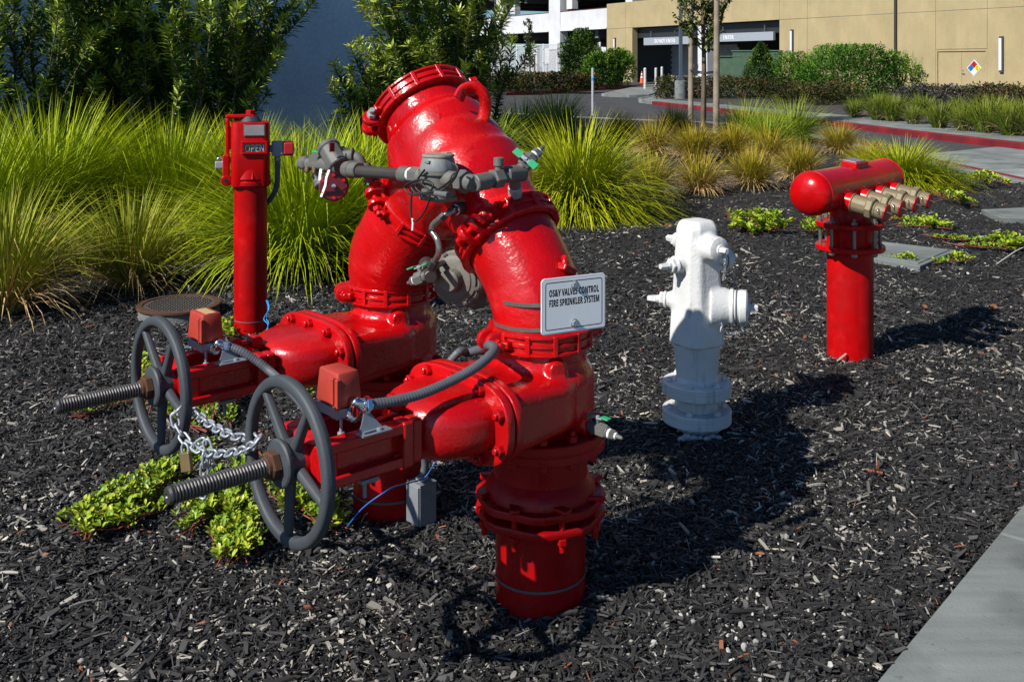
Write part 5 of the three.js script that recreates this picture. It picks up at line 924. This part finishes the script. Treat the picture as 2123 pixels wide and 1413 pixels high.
[[1345, 412, .92, 'straw-coloured clump nearest the round green one'], [1450, 402, .92, 'straw-coloured clump in the front row, second from the left'], [1558, 394, .9, 'straw-coloured clump in the front row, above the hydrant right side'], [1658, 375, .9, 'straw-coloured clump just left of the red tank'], [1352, 325, 1.15, 'straw-coloured clump behind the pale tape'], [1440, 335, 1.1, 'straw-coloured clump at the foot of the left stake'], [1520, 330, 1.05, 'straw-coloured clump between the bright tape and the right stake'], [1595, 335, 1.0, 'straw-coloured clump behind the front row, right of the tree'], [1740, 318, .95, 'straw-coloured clump above the red tank beside the road'], [1400, 290, 1.2, 'straw-coloured clump at the back, left of the tree'], [1290, 300, 1.15, 'straw-coloured clump hidden behind the round green one']].forEach(([x, y, s, l], i) => grass(i % 3 === 1 ? 'pale' : 'straw', x, y, s * .88, l, gB, 1.08));
[[1545, 288, 1.25, 'green clump behind the right stake'], [1640, 296, 1.3, 'green clump at the back edge by the road'], [1590, 315, 1.1, 'dull green clump among the straw-coloured ones']].forEach(([x, y, s, l]) => grass('mid', x, y, s, l, null));
grass('bright', 1870, 388, .82, 'low spreading yellow-green grass clump behind the red tank', null, .8); grass('straw', 1800, 365, .85, 'straw-coloured clump partly hidden by the red tank', gB); grass('mid', 1935, 392, .85, 'low green grass clump right of the red tank, by the driveway', null, .75);
[[1772, 244, .85], [1822, 250, 1.15], [1852, 252, 1.1], [1893, 258, .75], [1948, 266, 1.0], [2000, 272, .95], [2045, 276, 1.25], [2098, 282, 1.2], [1915, 244, 1.05], [1990, 247, .9], [2068, 252, 1.1], [2118, 256, .9], [1845, 236, .9], [2150, 286, 1.3]].forEach(([x, y, s], i) => grass('far', x, y, s * .88, ['first', 'second', 'third', 'fourth', 'fifth', 'sixth', 'seventh', 'eighth', 'ninth', 'tenth', 'eleventh', 'twelfth', 'thirteenth', 'fourteenth'][i] + ' green grass clump on the far red kerb, ' + (i < 8 ? 'front row counted from the left' : 'back row before the garage wall'), gC));

// dead straws fallen round the tussocks
{
  const r = rng(777), N = 1500, p = [], idx = [], n = 6; for (let i = 0; i <= n; i++) { const f = i / n, w = .0016 * (1 - f * .8); p.push(f - .5, .05 * Math.sin(f * 3.1), -w + .12 * f * f, f - .5, .05 * Math.sin(f * 3.1), w + .12 * f * f); if (i) idx.push(i * 2 - 2, i * 2 - 1, i * 2, i * 2 - 1, i * 2 + 1, i * 2); }
  const g = new THREE.BufferGeometry(); g.setAttribute('position', new THREE.Float32BufferAttribute(p, 3)); g.setIndex(idx); g.computeVertexNormals();
  const im = new THREE.InstancedMesh(g, std([1, 1, 1], .85, 0, { side: THREE.DoubleSide }), N), m = new THREE.Matrix4(), q = new THREE.Quaternion(), e = new THREE.Euler(), sv = V(1, 1, 1), near = clumps.filter(c => c[1] > -26);
  for (let i = 0; i < N; i++) { const c = near[Math.floor(r() * near.length)], a = r() * 6.283, R = .25 + .75 * Math.abs(r() + r() - .6), x = c[0] + Math.cos(a) * R, z = c[1] + Math.sin(a) * R, L = .12 + .3 * r(); e.set((r() - .5) * .3, r() * 6.283, (r() - .5) * .3); m.compose(V(x, mulchH(x, z) + .022 + .02 * r(), z), q.setFromEuler(e), sv.set(L, L, L * (z < -8 ? 3.2 : 1.8) * (r() < .5 ? 1 : -1))); im.setMatrixAt(i, m); const b = .25 + .35 * r(); im.setColorAt(i, new THREE.Color().setRGB(b, b * .72, b * .36)); }
  im.name = 'fallen_straw'; im.userData = { kind: 'stuff', label: 'dry straw-coloured blades lying on the mulch round the grass clumps', category: 'straw' }; im.castShadow = im.receiveShadow = true; scene.add(im);
}
// leafy shrub: stems that fork upwards, narrow leaves in whorls along them
function leafBlade(s, p, d, up, L, w, c, fold = .25) {
  const side = d.clone().cross(up).normalize(), n = side.clone().cross(d).normalize(), m = p.clone().addScaledVector(d, L * .5).addScaledVector(n, -w * fold), tip = p.clone().addScaledVector(d, L).addScaledVector(n, -L * .10), l = p.clone().addScaledVector(d, L * .5).addScaledVector(side, w), r = p.clone().addScaledVector(d, L * .5).addScaledVector(side, -w);
  const c2 = [c[0] * 1.1, c[1] * 1.08, c[2]];
  tri(s, p, m, l, c); tri(s, m, tip, l, c, c2, c); tri(s, p, r, m, c); tri(s, m, r, tip, c, c, c2);
}
function shrub(name, label, pos, o, turn = 0) {
  const r = rng(o.seed), s = soup(), stems = [], t = thing(name, label, 'shrub', pos, turn);
  const tips = [];
  const grow = (p, dir, L, rad, lev) => {
    const pts = [p.clone()], n = 5; let d = dir.clone(); const q = p.clone();
    for (let i = 0; i < n; i++) { d.add(V((r() - .5) * .22, .07, (r() - .5) * .22)).normalize(); q.addScaledVector(d, L / n); pts.push(q.clone()); }
    stems.push(new THREE.TubeGeometry(new THREE.CatmullRomCurve3(pts), n * 2, rad, 5, false));
    const c = new THREE.CatmullRomCurve3(pts), whorls = Math.round(L * o.dens * (lev ? 1 : .75));
    for (let i = 0; i < whorls; i++) {
      const u = (lev ? .12 : .3) + (lev ? .88 : .7) * (i + r()) / whorls, a = c.getPointAt(Math.min(1, u)), td = c.getTangentAt(Math.min(1, u)), e = V(r() - .5, r() - .5, r() - .5).cross(td).normalize(), f = td.clone().cross(e);
      const k = u > .93 ? 9 : 4, an0 = r() * 6.283, young = u > .72 ? Math.pow(r(), .6) : 0;
      for (let j = 0; j < k; j++) { const an = an0 + j / k * 6.283, out = e.clone().multiplyScalar(Math.cos(an)).addScaledVector(f, Math.sin(an)), dd = out.multiplyScalar(.9).addScaledVector(td, .45 + (u > .9 ? .7 * r() : .3 * r())).add(V(0, (r() - .6) * .35, 0)).normalize(); leafBlade(s, a, dd, V(r() - .5, 1, r() - .5), o.leaf * (.65 + .6 * r()), o.leafW * (.8 + .4 * r()), mixc(mixc(o.c0, o.c1, r()), o.young, young)); }
    }
    if (lev < o.levels) { const kids = o.kids; for (let i = 0; i < kids; i++) { const u = .3 + .65 * (i + r()) / kids, a = c.getPointAt(u), td = c.getTangentAt(u); const side = V(r() - .5, .1, r() - .5).normalize(); grow(a, td.clone().multiplyScalar(.9).addScaledVector(side, .85).normalize(), L * (.34 + .2 * r()), rad * .55, lev + 1); } }
  };
  for (let i = 0; i < o.stems; i++) { const az = r() * 6.283, rr = Math.sqrt(r()); grow(V(Math.cos(az) * .14 * o.w * rr, 0, Math.sin(az) * .14 * o.w * rr), V(Math.cos(az) * rr * o.w / o.h * .75, 1, Math.sin(az) * rr * o.w / o.h * .75).normalize(), o.h * (.8 + .3 * r()) * (1 - .25 * rr), o.rad, 0); }
  mesh('stem', stems, LM.bark, t);
  mesh('foliage', toGeo(s), LM.leaf, t).userData.kind = 'stuff';
  return t;
}
const dark = { c0: [.022, .06, .014], c1: [.06, .12, .02], young: [.36, .46, .06], leaf: .115, leafW: .0150, dens: 32, levels: 1, kids: 8, stems: 15, rad: .012, h: 2.7, w: 2.0 };
const sp = (px, d) => [(px - CX) / F * d, 0, -d];
shrub('leafy_shrub', 'tall dark leafy shrub at the upper left corner', sp(95, 10.0), { ...dark, seed: 301, w: 2.3, stems: 16 });
shrub('leafy_shrub', 'tall dark leafy shrub right of the corner one, against the blue wall', sp(408, 10.2), { ...dark, seed: 302, w: 1.25, stems: 12 });
shrub('leafy_shrub', 'dark leafy shrub between the two tall ones', sp(255, 11.0), { ...dark, seed: 303, w: 1.5, stems: 8, h: 2.2 });
shrub('leafy_shrub', 'bright leafy shrub directly behind the top of the backflow preventer', sp(912, 11.6), { ...dark, seed: 304, c1: [.09, .16, .02], young: [.46, .54, .09], w: 1.2, stems: 15, h: 2.7, kids: 7 });
shrub('leafy_shrub', 'low leafy shrub before the blue wall, left of the red cap', sp(785, 12.0), { ...dark, seed: 305, c1: [.08, .15, .02], young: [.46, .54, .09], w: 1.2, stems: 9, h: 1.7 });
shrub('leafy_shrub', 'thin open leafy shrub at the right side of the bright one', sp(1000, 12.6), { ...dark, seed: 306, w: .55, stems: 4, h: 1.75, kids: 6 });

// far shrubs and hedges: leaf-sized faces through an uneven volume
function bush(name, label, cat, pos, size, o, turn = 0, group) {
  const r = rng(o.seed), s = soup(), t = thing(name, label, cat, pos, turn, group), lobes = [];
  for (let i = 0; i < (o.lobes || 9); i++) lobes.push([(r() - .5) * 1.5, .25 + r() * .55, (r() - .5) * 1.3, .35 + .35 * r()]);
  const inside = (x, y, z) => { const e = x * x + z * z + (y - .42) * (y - .42) * 3; if (o.boxy ? Math.max(Math.abs(x), Math.abs(z)) > 1 || y > .8 + .25 * vnoise(x * 5 * o.boxy + 9, z * 3 + 7, 99, o.seed) : e > 1.02) { for (const l of lobes) if (!o.boxy && (x - l[0]) ** 2 + (y - l[1]) ** 2 * 1.6 + (z - l[2]) ** 2 < l[3] * l[3]) return true; return false; } return true; };
  let k = 0, guard = 0;
  while (k < o.n && guard++ < o.n * 12) {
    let x = (r() * 2 - 1) * 1.2, y = r() * 1.12, z = (r() * 2 - 1) * 1.15;
    if (o.cone) { const m = Math.max(0, 1 - y) ** .7; x *= m; z *= m; }
    if (!inside(x, y, z)) continue;
    if (x * x + z * z < .3 && y < .6 && r() < .8) continue;
    const p = V(x * size[0] / 2, y * size[1], z * size[2] / 2), d = V(x + (r() - .5) * 2, .4 + r() * .8, z + (r() - .5) * 2).normalize(), clump = vnoise(x * 4 + 20, y * 4 + z * 3 + 20, 99, o.seed + 3), col = mixc(mixc(o.c0, o.c1, r()), o.young, Math.max(0, clump - .45) * 1.5 * r());
    for (let j = 0; j < 3; j++) { const dd = d.clone().add(V((r() - .5) * 1.4, (r() - .5) * 1.2, (r() - .5) * 1.4)).normalize(); leafBlade(s, p.clone().add(V((r() - .5) * .1, (r() - .5) * .1, (r() - .5) * .1)), dd, V(r() - .5, 1, r() - .5), o.leaf * (.7 + .6 * r()), o.leaf * o.ratio, col); }
    k++;
  }
  if (!o.boxy && !o.cone) for (let i = 0; i < 70; i++) {                    // shoots that stand out of the outline
    const az = r() * 6.283, el = .15 + r() * 1.3, x = Math.cos(az) * Math.cos(el) * .95, z = Math.sin(az) * Math.cos(el) * .95, y = .42 + .5 * Math.sin(el), b = V(x * size[0] / 2, y * size[1], z * size[2] / 2), d = V(x * .5 + (r() - .5) * .5, 1, z * .5 + (r() - .5) * .5).normalize(), H = (.12 + .2 * r()) * Math.min(size[1], 2);
    for (let j = 0; j < 18; j++) leafBlade(s, b.clone().addScaledVector(d, H * j / 18), V(Math.cos(j * 2.4), .5, Math.sin(j * 2.4)).normalize(), V(r() - .5, 1, r() - .5), o.leaf * (.8 + .4 * r()) * (1 - j / 30), o.leaf * o.ratio, mixc(o.c1, o.young, r() * .8));
  }
  const st = []; for (let i = 0; i < 7; i++) { const az = r() * 6.283, R = .3 + .4 * r(); st.push(new THREE.TubeGeometry(new THREE.CatmullRomCurve3([V(0, 0, 0), V(Math.cos(az) * size[0] * .15 * R, size[1] * .4, Math.sin(az) * size[2] * .15 * R), V(Math.cos(az) * size[0] * .4 * R, size[1] * .8, Math.sin(az) * size[2] * .4 * R)]), 5, .02, 4)); }
  mesh('stem', st, LM.woody, t);
  mesh('foliage', toGeo(s), LM.dull, t).userData.kind = 'stuff';
  return t;
}
const gr = { c0: [.018, .06, .008], c1: [.085, .23, .018], young: [.32, .50, .04], leaf: .15, ratio: .22 }, rd = { c0: [.022, .017, .010], c1: [.065, .085, .02], young: [.26, .12, .03], leaf: .09, ratio: .38 };
const far = (px, d) => [(px - CX) / F * d, .03, -d];
bush('round_shrub', 'wide bright green shrub against the beige wall beside the downspout', 'shrub', far(1752, 41), [4.4, 2.0, 2.2], { ...gr, seed: 401, n: 6500, lobes: 16, leaf: .11 }, -1.0);
bush('round_shrub', 'small open shrub at the right end of the wide green one', 'shrub', far(1868, 39.5), [1.5, 1.75, 1.2], { ...gr, seed: 402, n: 1100, leaf: .11 });
bush('round_shrub', 'green shrub between the cabinet and the wide green shrub', 'shrub', far(1648, 43), [1.7, 1.75, 1.4], { ...gr, seed: 403, n: 1700, leaf: .11 });
bush('conical_shrub', 'dense dark conical shrub before the green cabinet', 'shrub', far(1578, 44.5), [1.75, 2.35, 1.6], { ...gr, seed: 404, n: 3600, leaf: .11, cone: 1, c1: [.05, .09, .02] });
bush('round_shrub', 'tall dense shrub before the white fence, left of the beige pillar', 'shrub', far(1206, 66), [2.7, 3.3, 2.2], { ...gr, seed: 405, n: 3200, c1: [.045, .085, .02], leaf: .2 });
bush('round_shrub', 'bright green shrub in front of the beige pillar at the entrance', 'shrub', far(1250, 64), [2.6, 2.1, 2.0], { ...gr, seed: 406, n: 2400, leaf: .2, c1: [.07, .15, .02] });
bush('round_shrub', 'open feathery shrub beside the left entrance jamb', 'shrub', far(1290, 67), [1.6, 2.2, 1.4], { ...gr, seed: 407, n: 600, leaf: .2 });
bush('low_hedge', 'low dark reddish hedge on the island before the green cabinet', 'hedge', far(1545, 43.6), [7.6, .95, 3.0], { ...rd, seed: 411, n: 5200, boxy: 1 }, -.22);
bush('low_hedge', 'low yellow and red hedge left of the grass clumps on the island', 'hedge', far(1690, 37.5), [3.0, .85, 2.6], { ...rd, seed: 412, n: 1500, boxy: 1, young: [.42, .26, .06] }, .5);
bush('low_hedge', 'low dark hedge with reddish tips before the white fence', 'hedge', far(1135, 57), [5.6, 1.0, 2.8], { ...rd, seed: 413, n: 3400, boxy: 1, leaf: .12 }, -.6);
bush('low_hedge', 'dark end of the hedge behind the middle shrub', 'hedge', far(1040, 53.5), [3.2, .95, 2.4], { ...rd, seed: 414, n: 1200, boxy: 1, leaf: .12 });
bush('flowering_groundcover', 'low plants with purple flowers below the double door', 'ground cover', far(1985, 36.5), [4.6, .75, 2.4], { ...rd, seed: 415, n: 2400, boxy: 1, c0: [.03, .04, .02], c1: [.06, .07, .03], young: [.22, .10, .32] }, -1.0);
bush('low_hedge', 'reddish shrub at the right edge above the grass clumps', 'hedge', far(2105, 33), [2.4, .85, 1.8], { ...rd, seed: 416, n: 900, boxy: 1, young: [.34, .13, .05] }, -1);

// young street tree with two stakes
function tree(label, pos, o) {
  const r = rng(o.seed), t = thing('young_tree', label, 'tree', pos), s = soup(), br = [];
  const pts = [V(0, -.05, 0), V(.02, o.h * .3, .01), V(-.02, o.h * .6, 0), V(.03, o.h * .95, 0)], c = new THREE.CatmullRomCurve3(pts), tg = new THREE.TubeGeometry(c, 20, 1, 9, false);
  { const p = tg.attributes.position; for (let i = 0; i <= 20; i++) { const q = c.getPointAt(i / 20), R = o.r * (1 - .72 * i / 20); for (let j = 0; j <= 9; j++) { const k = i * 10 + j; p.setXYZ(k, q.x + (p.getX(k) - q.x) * R, q.y + (p.getY(k) - q.y) * R, q.z + (p.getZ(k) - q.z) * R); } } tg.computeVertexNormals(); }
  mesh('trunk', tg, LM.bark, t);
  for (let i = 0; i < o.limbs; i++) {
    const f = o.low + (.97 - o.low) * i / o.limbs, a = c.getPointAt(f), az = i * 2.4 + r(), L = o.w * (.5 + .5 * r()) * (1.05 - Math.abs(f - .62) * 1.1), e = V(Math.cos(az), .75 + .5 * r(), Math.sin(az)).normalize(), pp = [a, a.clone().addScaledVector(e, L * .5).add(V(0, -.02, 0)), a.clone().addScaledVector(e, L).add(V(0, .08 * L, 0))], bc = new THREE.CatmullRomCurve3(pp); br.push(new THREE.TubeGeometry(bc, 6, o.r * .22, 5));
    for (let k = 0; k < o.tw; k++) { const u = .2 + .8 * r(), b = bc.getPointAt(u), d = V(r() - .5, r() * .7 - .1, r() - .5).normalize(), TL = L * (.15 + .3 * r()), m = Math.round(o.lv); for (let q = 0; q < m; q++) { const pz = b.clone().addScaledVector(d, TL * q / m); leafBlade(s, pz, V(r() - .5, r() * .8 - .45, r() - .5).normalize(), V(r() - .5, 1, r() - .5), o.leaf * (.7 + .6 * r()), o.leaf * .34, mixc(mixc(o.c0, o.c1, r()), o.young, r() * r())); } br.push(new THREE.TubeGeometry(new THREE.LineCurve3(b, b.clone().addScaledVector(d, TL)), 1, .004, 4)); }
  }
  mesh('branch', br, LM.bark, t); mesh('crown', toGeo(s), LM.leaf, t).userData.kind = 'stuff';
  return t;
}
{
  const [X, Z] = gp(1458, 262), t = tree('young tree with thin trunk tied between two wooden stakes by the road', [X, 0, Z], { seed: 501, h: 5.2, r: .075, limbs: 40, low: .36, w: 1.4, tw: 14, lv: 8, leaf: .11, c0: [.03, .06, .015], c1: [.07, .12, .025], young: [.22, .22, .06] });
  const d = -Z, k = d / F;
  for (const [x, y, lab, H] of [[1432, 252, 'pale wooden stake left of the young tree trunk', 3.4], [1485, 276, 'pale wooden stake right of the young tree trunk', 3.3]]) { const [sx, sz] = gp(x, y), st = thing('tree_stake', lab, 'stake', [sx, 0, sz]); mesh('pole', cyl(V(0, -.1, 0), V(.02, H, 0), .072, .062, 14, .006), LM.stake, st); const q = V(X - sx, 0, Z - sz); for (const h of [1.35, 2.95]) mesh('tie', [tube([V(0, h, .07), V(q.x * .5, h - .03, q.z * .5 + .02), V(q.x, h - .05, q.z + .085), V(q.x + .06, h - .04, q.z), V(q.x * .5, h, q.z * .5 - .02), V(0, h + .02, -.07)], .016, 24, 6)], LM.rubberTie, st); }
  const [X2, Z2] = [(1098 - CX) / F * 54, -54], t2 = tree('slim young tree with dark supports in the far hedge', [X2, 0, Z2], { seed: 502, h: 4.1, r: .05, limbs: 26, low: .33, w: .55, tw: 6, lv: 5, leaf: .13, c0: [.03, .05, .02], c1: [.06, .09, .03], young: [.16, .15, .06] });
  for (const s of [-1, 1]) mesh('support', cyl(V(s * .25, -.05, .1), V(s * .27, 2.0, .1), .04, .04, 8), LM.bark, t2);
  for (const h of [.9, 1.9]) mesh('tie', box(.55, .05, .03, 0, h, .1, 0), LM.rubberTie, t2);
}

// ground cover: trailing red stems with small rounded leaves
function spray(label, segs, o) {
  const r = rng(o.seed), s = soup(), st = [], c0 = gp(...segs[0][0]), t = thing('ground_cover', label, 'ground cover', [c0[0], 0, c0[1]]);
  for (const line of segs) {
    const base = line.map(([x, y]) => { const [a, b] = gp(x, y); return V(a - c0[0], 0, b - c0[1]); });
    for (let rep = 0; rep < o.rep; rep++) {
      const j = base.map((p, i) => p.clone().add(V((r() - .5) * o.w * (.35 + i / base.length), 0, (r() - .5) * o.w * (.35 + i / base.length)))); j.forEach((p, i) => p.y = .022 + (o.lift || .022) * r() + (i === 0 ? -.02 : 0));
      const c = new THREE.CatmullRomCurve3(j), L = c.getLength(), N = Math.round(L * o.dens); st.push(new THREE.TubeGeometry(c, 10, .0024, 5));
      for (let i = 0; i < N; i++) {
        const u = .12 + .88 * (i + r() * .7) / N, p = c.getPointAt(Math.min(u, 1)), td = c.getTangentAt(Math.min(u, 1)), az = i * 2.4 + r(), out = V(Math.cos(az), 0, Math.sin(az)), end = u > .7, k = end && r() < o.tuft ? 5 : 1;
        for (let q = 0; q < k; q++) { const a2 = az + q * 1.3, d = V(Math.cos(a2), .55 + r() * .7, Math.sin(a2)).addScaledVector(td, .5).normalize(); roundLeaf(s, p.clone().add(V(0, k > 1 ? .01 + r() * .03 : 0, 0)), d, V(r() - .5, 1, r() - .5), o.leaf * (.6 + .7 * r()), mixc(mixc([.085, .19, .016], [.18, .31, .022], r()), [.48, .50, .04], Math.pow(r(), 1.4) * (end ? .9 : .35))); }
      }
    }
  }
  mesh('stem', st, LM.redStem, t); mesh('foliage', toGeo(s), LM.leaf, t).userData.kind = 'stuff';
}
function roundLeaf(s, p, d, up, L, c) {
  const side = d.clone().cross(up).normalize(), n = side.clone().cross(d).normalize(), w = L * .25, at = (f, k, h) => p.clone().addScaledVector(d, L * f).addScaledVector(side, k * w).addScaledVector(n, h * L);
  const m0 = at(.1, 0, 0), m1 = at(.6, 0, -.05), tip = at(1, 0, -.14), l1 = at(.45, .85, .03), l2 = at(.78, .85, -.02), r1 = at(.45, -.85, .03), r2 = at(.78, -.85, -.02);
  tri(s, p, m1, l1, c); tri(s, m1, l2, l1, c); tri(s, m1, tip, l2, c); tri(s, p, r1, m1, c); tri(s, m1, r1, r2, c); tri(s, m1, r2, tip, c);
}
spray('leafy ground cover spreading left below the padlock, ending in a dense tip', [[[470, 900], [400, 960], [330, 1010], [265, 1050], [185, 1105]], [[440, 930], [380, 1000], [320, 1040], [255, 1085]], [[430, 940], [360, 980], [300, 1030]], [[400, 1000], [320, 1060], [240, 1100], [168, 1130]], [[350, 1040], [290, 1085], [215, 1118]]], { seed: 601, rep: 5, w: .17, dens: 74, leaf: .0255, tuft: .8 });
spray('leafy ground cover with red stems below the near threaded stem', [[[500, 930], [490, 1000], [470, 1060], [440, 1110]], [[520, 950], [515, 1030], [500, 1100], [492, 1155]], [[470, 960], [440, 1040], [405, 1085]], [[450, 1030], [430, 1080], [405, 1115]], [[490, 1060], [495, 1130], [487, 1185]], [[470, 1060], [465, 1120], [470, 1165]], [[500, 1050], [520, 1120], [505, 1175]]], { seed: 602, rep: 5, w: .15, dens: 74, leaf: .0255, tuft: .85 });
spray('leafy ground cover seen through the near handwheel', [[[540, 940], [590, 1000], [640, 1050], [690, 1095]], [[560, 980], [620, 1060], [690, 1110]], [[540, 990], [590, 1050], [625, 1075]]], { seed: 603, rep: 5, w: .16, dens: 72, leaf: .0255, tuft: .6 });
spray('upright leafy ground cover between the two handwheels', [[[440, 900], [450, 860], [440, 835]], [[430, 900], [400, 860], [395, 830]], [[470, 900], [465, 870], [455, 845]], [[420, 920], [380, 900], [340, 880]]], { seed: 604, rep: 5, w: .15, dens: 74, leaf: .0255, tuft: .6, lift: .12 });
spray('thin ground cover runner reaching left under the far stem', [[[330, 830], [270, 840], [215, 858], [160, 882]], [[320, 835], [260, 850], [200, 868], [155, 880]]], { seed: 605, rep: 2, w: .06, dens: 46, leaf: .026, tuft: .8 });
spray('ground cover seen through the far handwheel', [[[300, 870], [310, 830], [300, 780]], [[340, 800], [310, 790], [285, 770]]], { seed: 606, rep: 3, w: .10, dens: 40, leaf: .028, tuft: .5, lift: .1 });
spray('bit of ground cover beside the foot of the indicator post', [[[480, 705], [470, 695], [462, 690]], [[600, 835], [620, 830], [640, 828]], [[505, 690], [490, 700], [480, 708]]], { seed: 607, rep: 4, w: .12, dens: 60, leaf: .028, tuft: .5 });
spray('yellow-green ground cover patch behind the hydrant', [[[1520, 470], [1550, 478], [1590, 490], [1620, 488]], [[1540, 460], [1580, 462], [1610, 475]], [[1505, 462], [1525, 468], [1550, 490]]], { seed: 608, rep: 7, w: .30, dens: 60, leaf: .042, tuft: .8, lift: .14 });
spray('yellow-green ground cover left of the red pipe stand', [[[1665, 480], [1690, 490], [1700, 500]], [[1668, 465], [1690, 470], [1705, 478]]], { seed: 609, rep: 5, w: .26, dens: 60, leaf: .042, tuft: .8, lift: .1 });
spray('ground cover strip behind the four brass outlets', [[[1830, 455], [1870, 460], [1910, 468], [1940, 473]], [[1860, 470], [1900, 474], [1935, 478]]], { seed: 610, rep: 5, w: .26, dens: 55, leaf: .042, tuft: .8 });
spray('ground cover strip behind the utility lid at the right', [[[1925, 492], [1970, 500], [2030, 505], [2080, 508], [2130, 512]], [[1985, 512], [2040, 517], [2090, 520], [2130, 517]]], { seed: 611, rep: 5, w: .30, dens: 50, leaf: .042, tuft: .8 });
spray('ground cover along the near edge of the utility lid', [[[1815, 540], [1850, 545], [1890, 552]], [[1920, 552], [1960, 548], [2005, 547]]], { seed: 612, rep: 4, w: .14, dens: 55, leaf: .036, tuft: .7 });
spray('ground cover near the driveway, right of the low grass', [[[1935, 418], [1975, 425], [2010, 434]], [[1980, 392], [2020, 385], [2055, 390]], [[2000, 380], [2030, 378], [2050, 382]]], { seed: 613, rep: 5, w: .35, dens: 45, leaf: .05, tuft: .8, lift: .12 });

renderer.render(scene, camera);
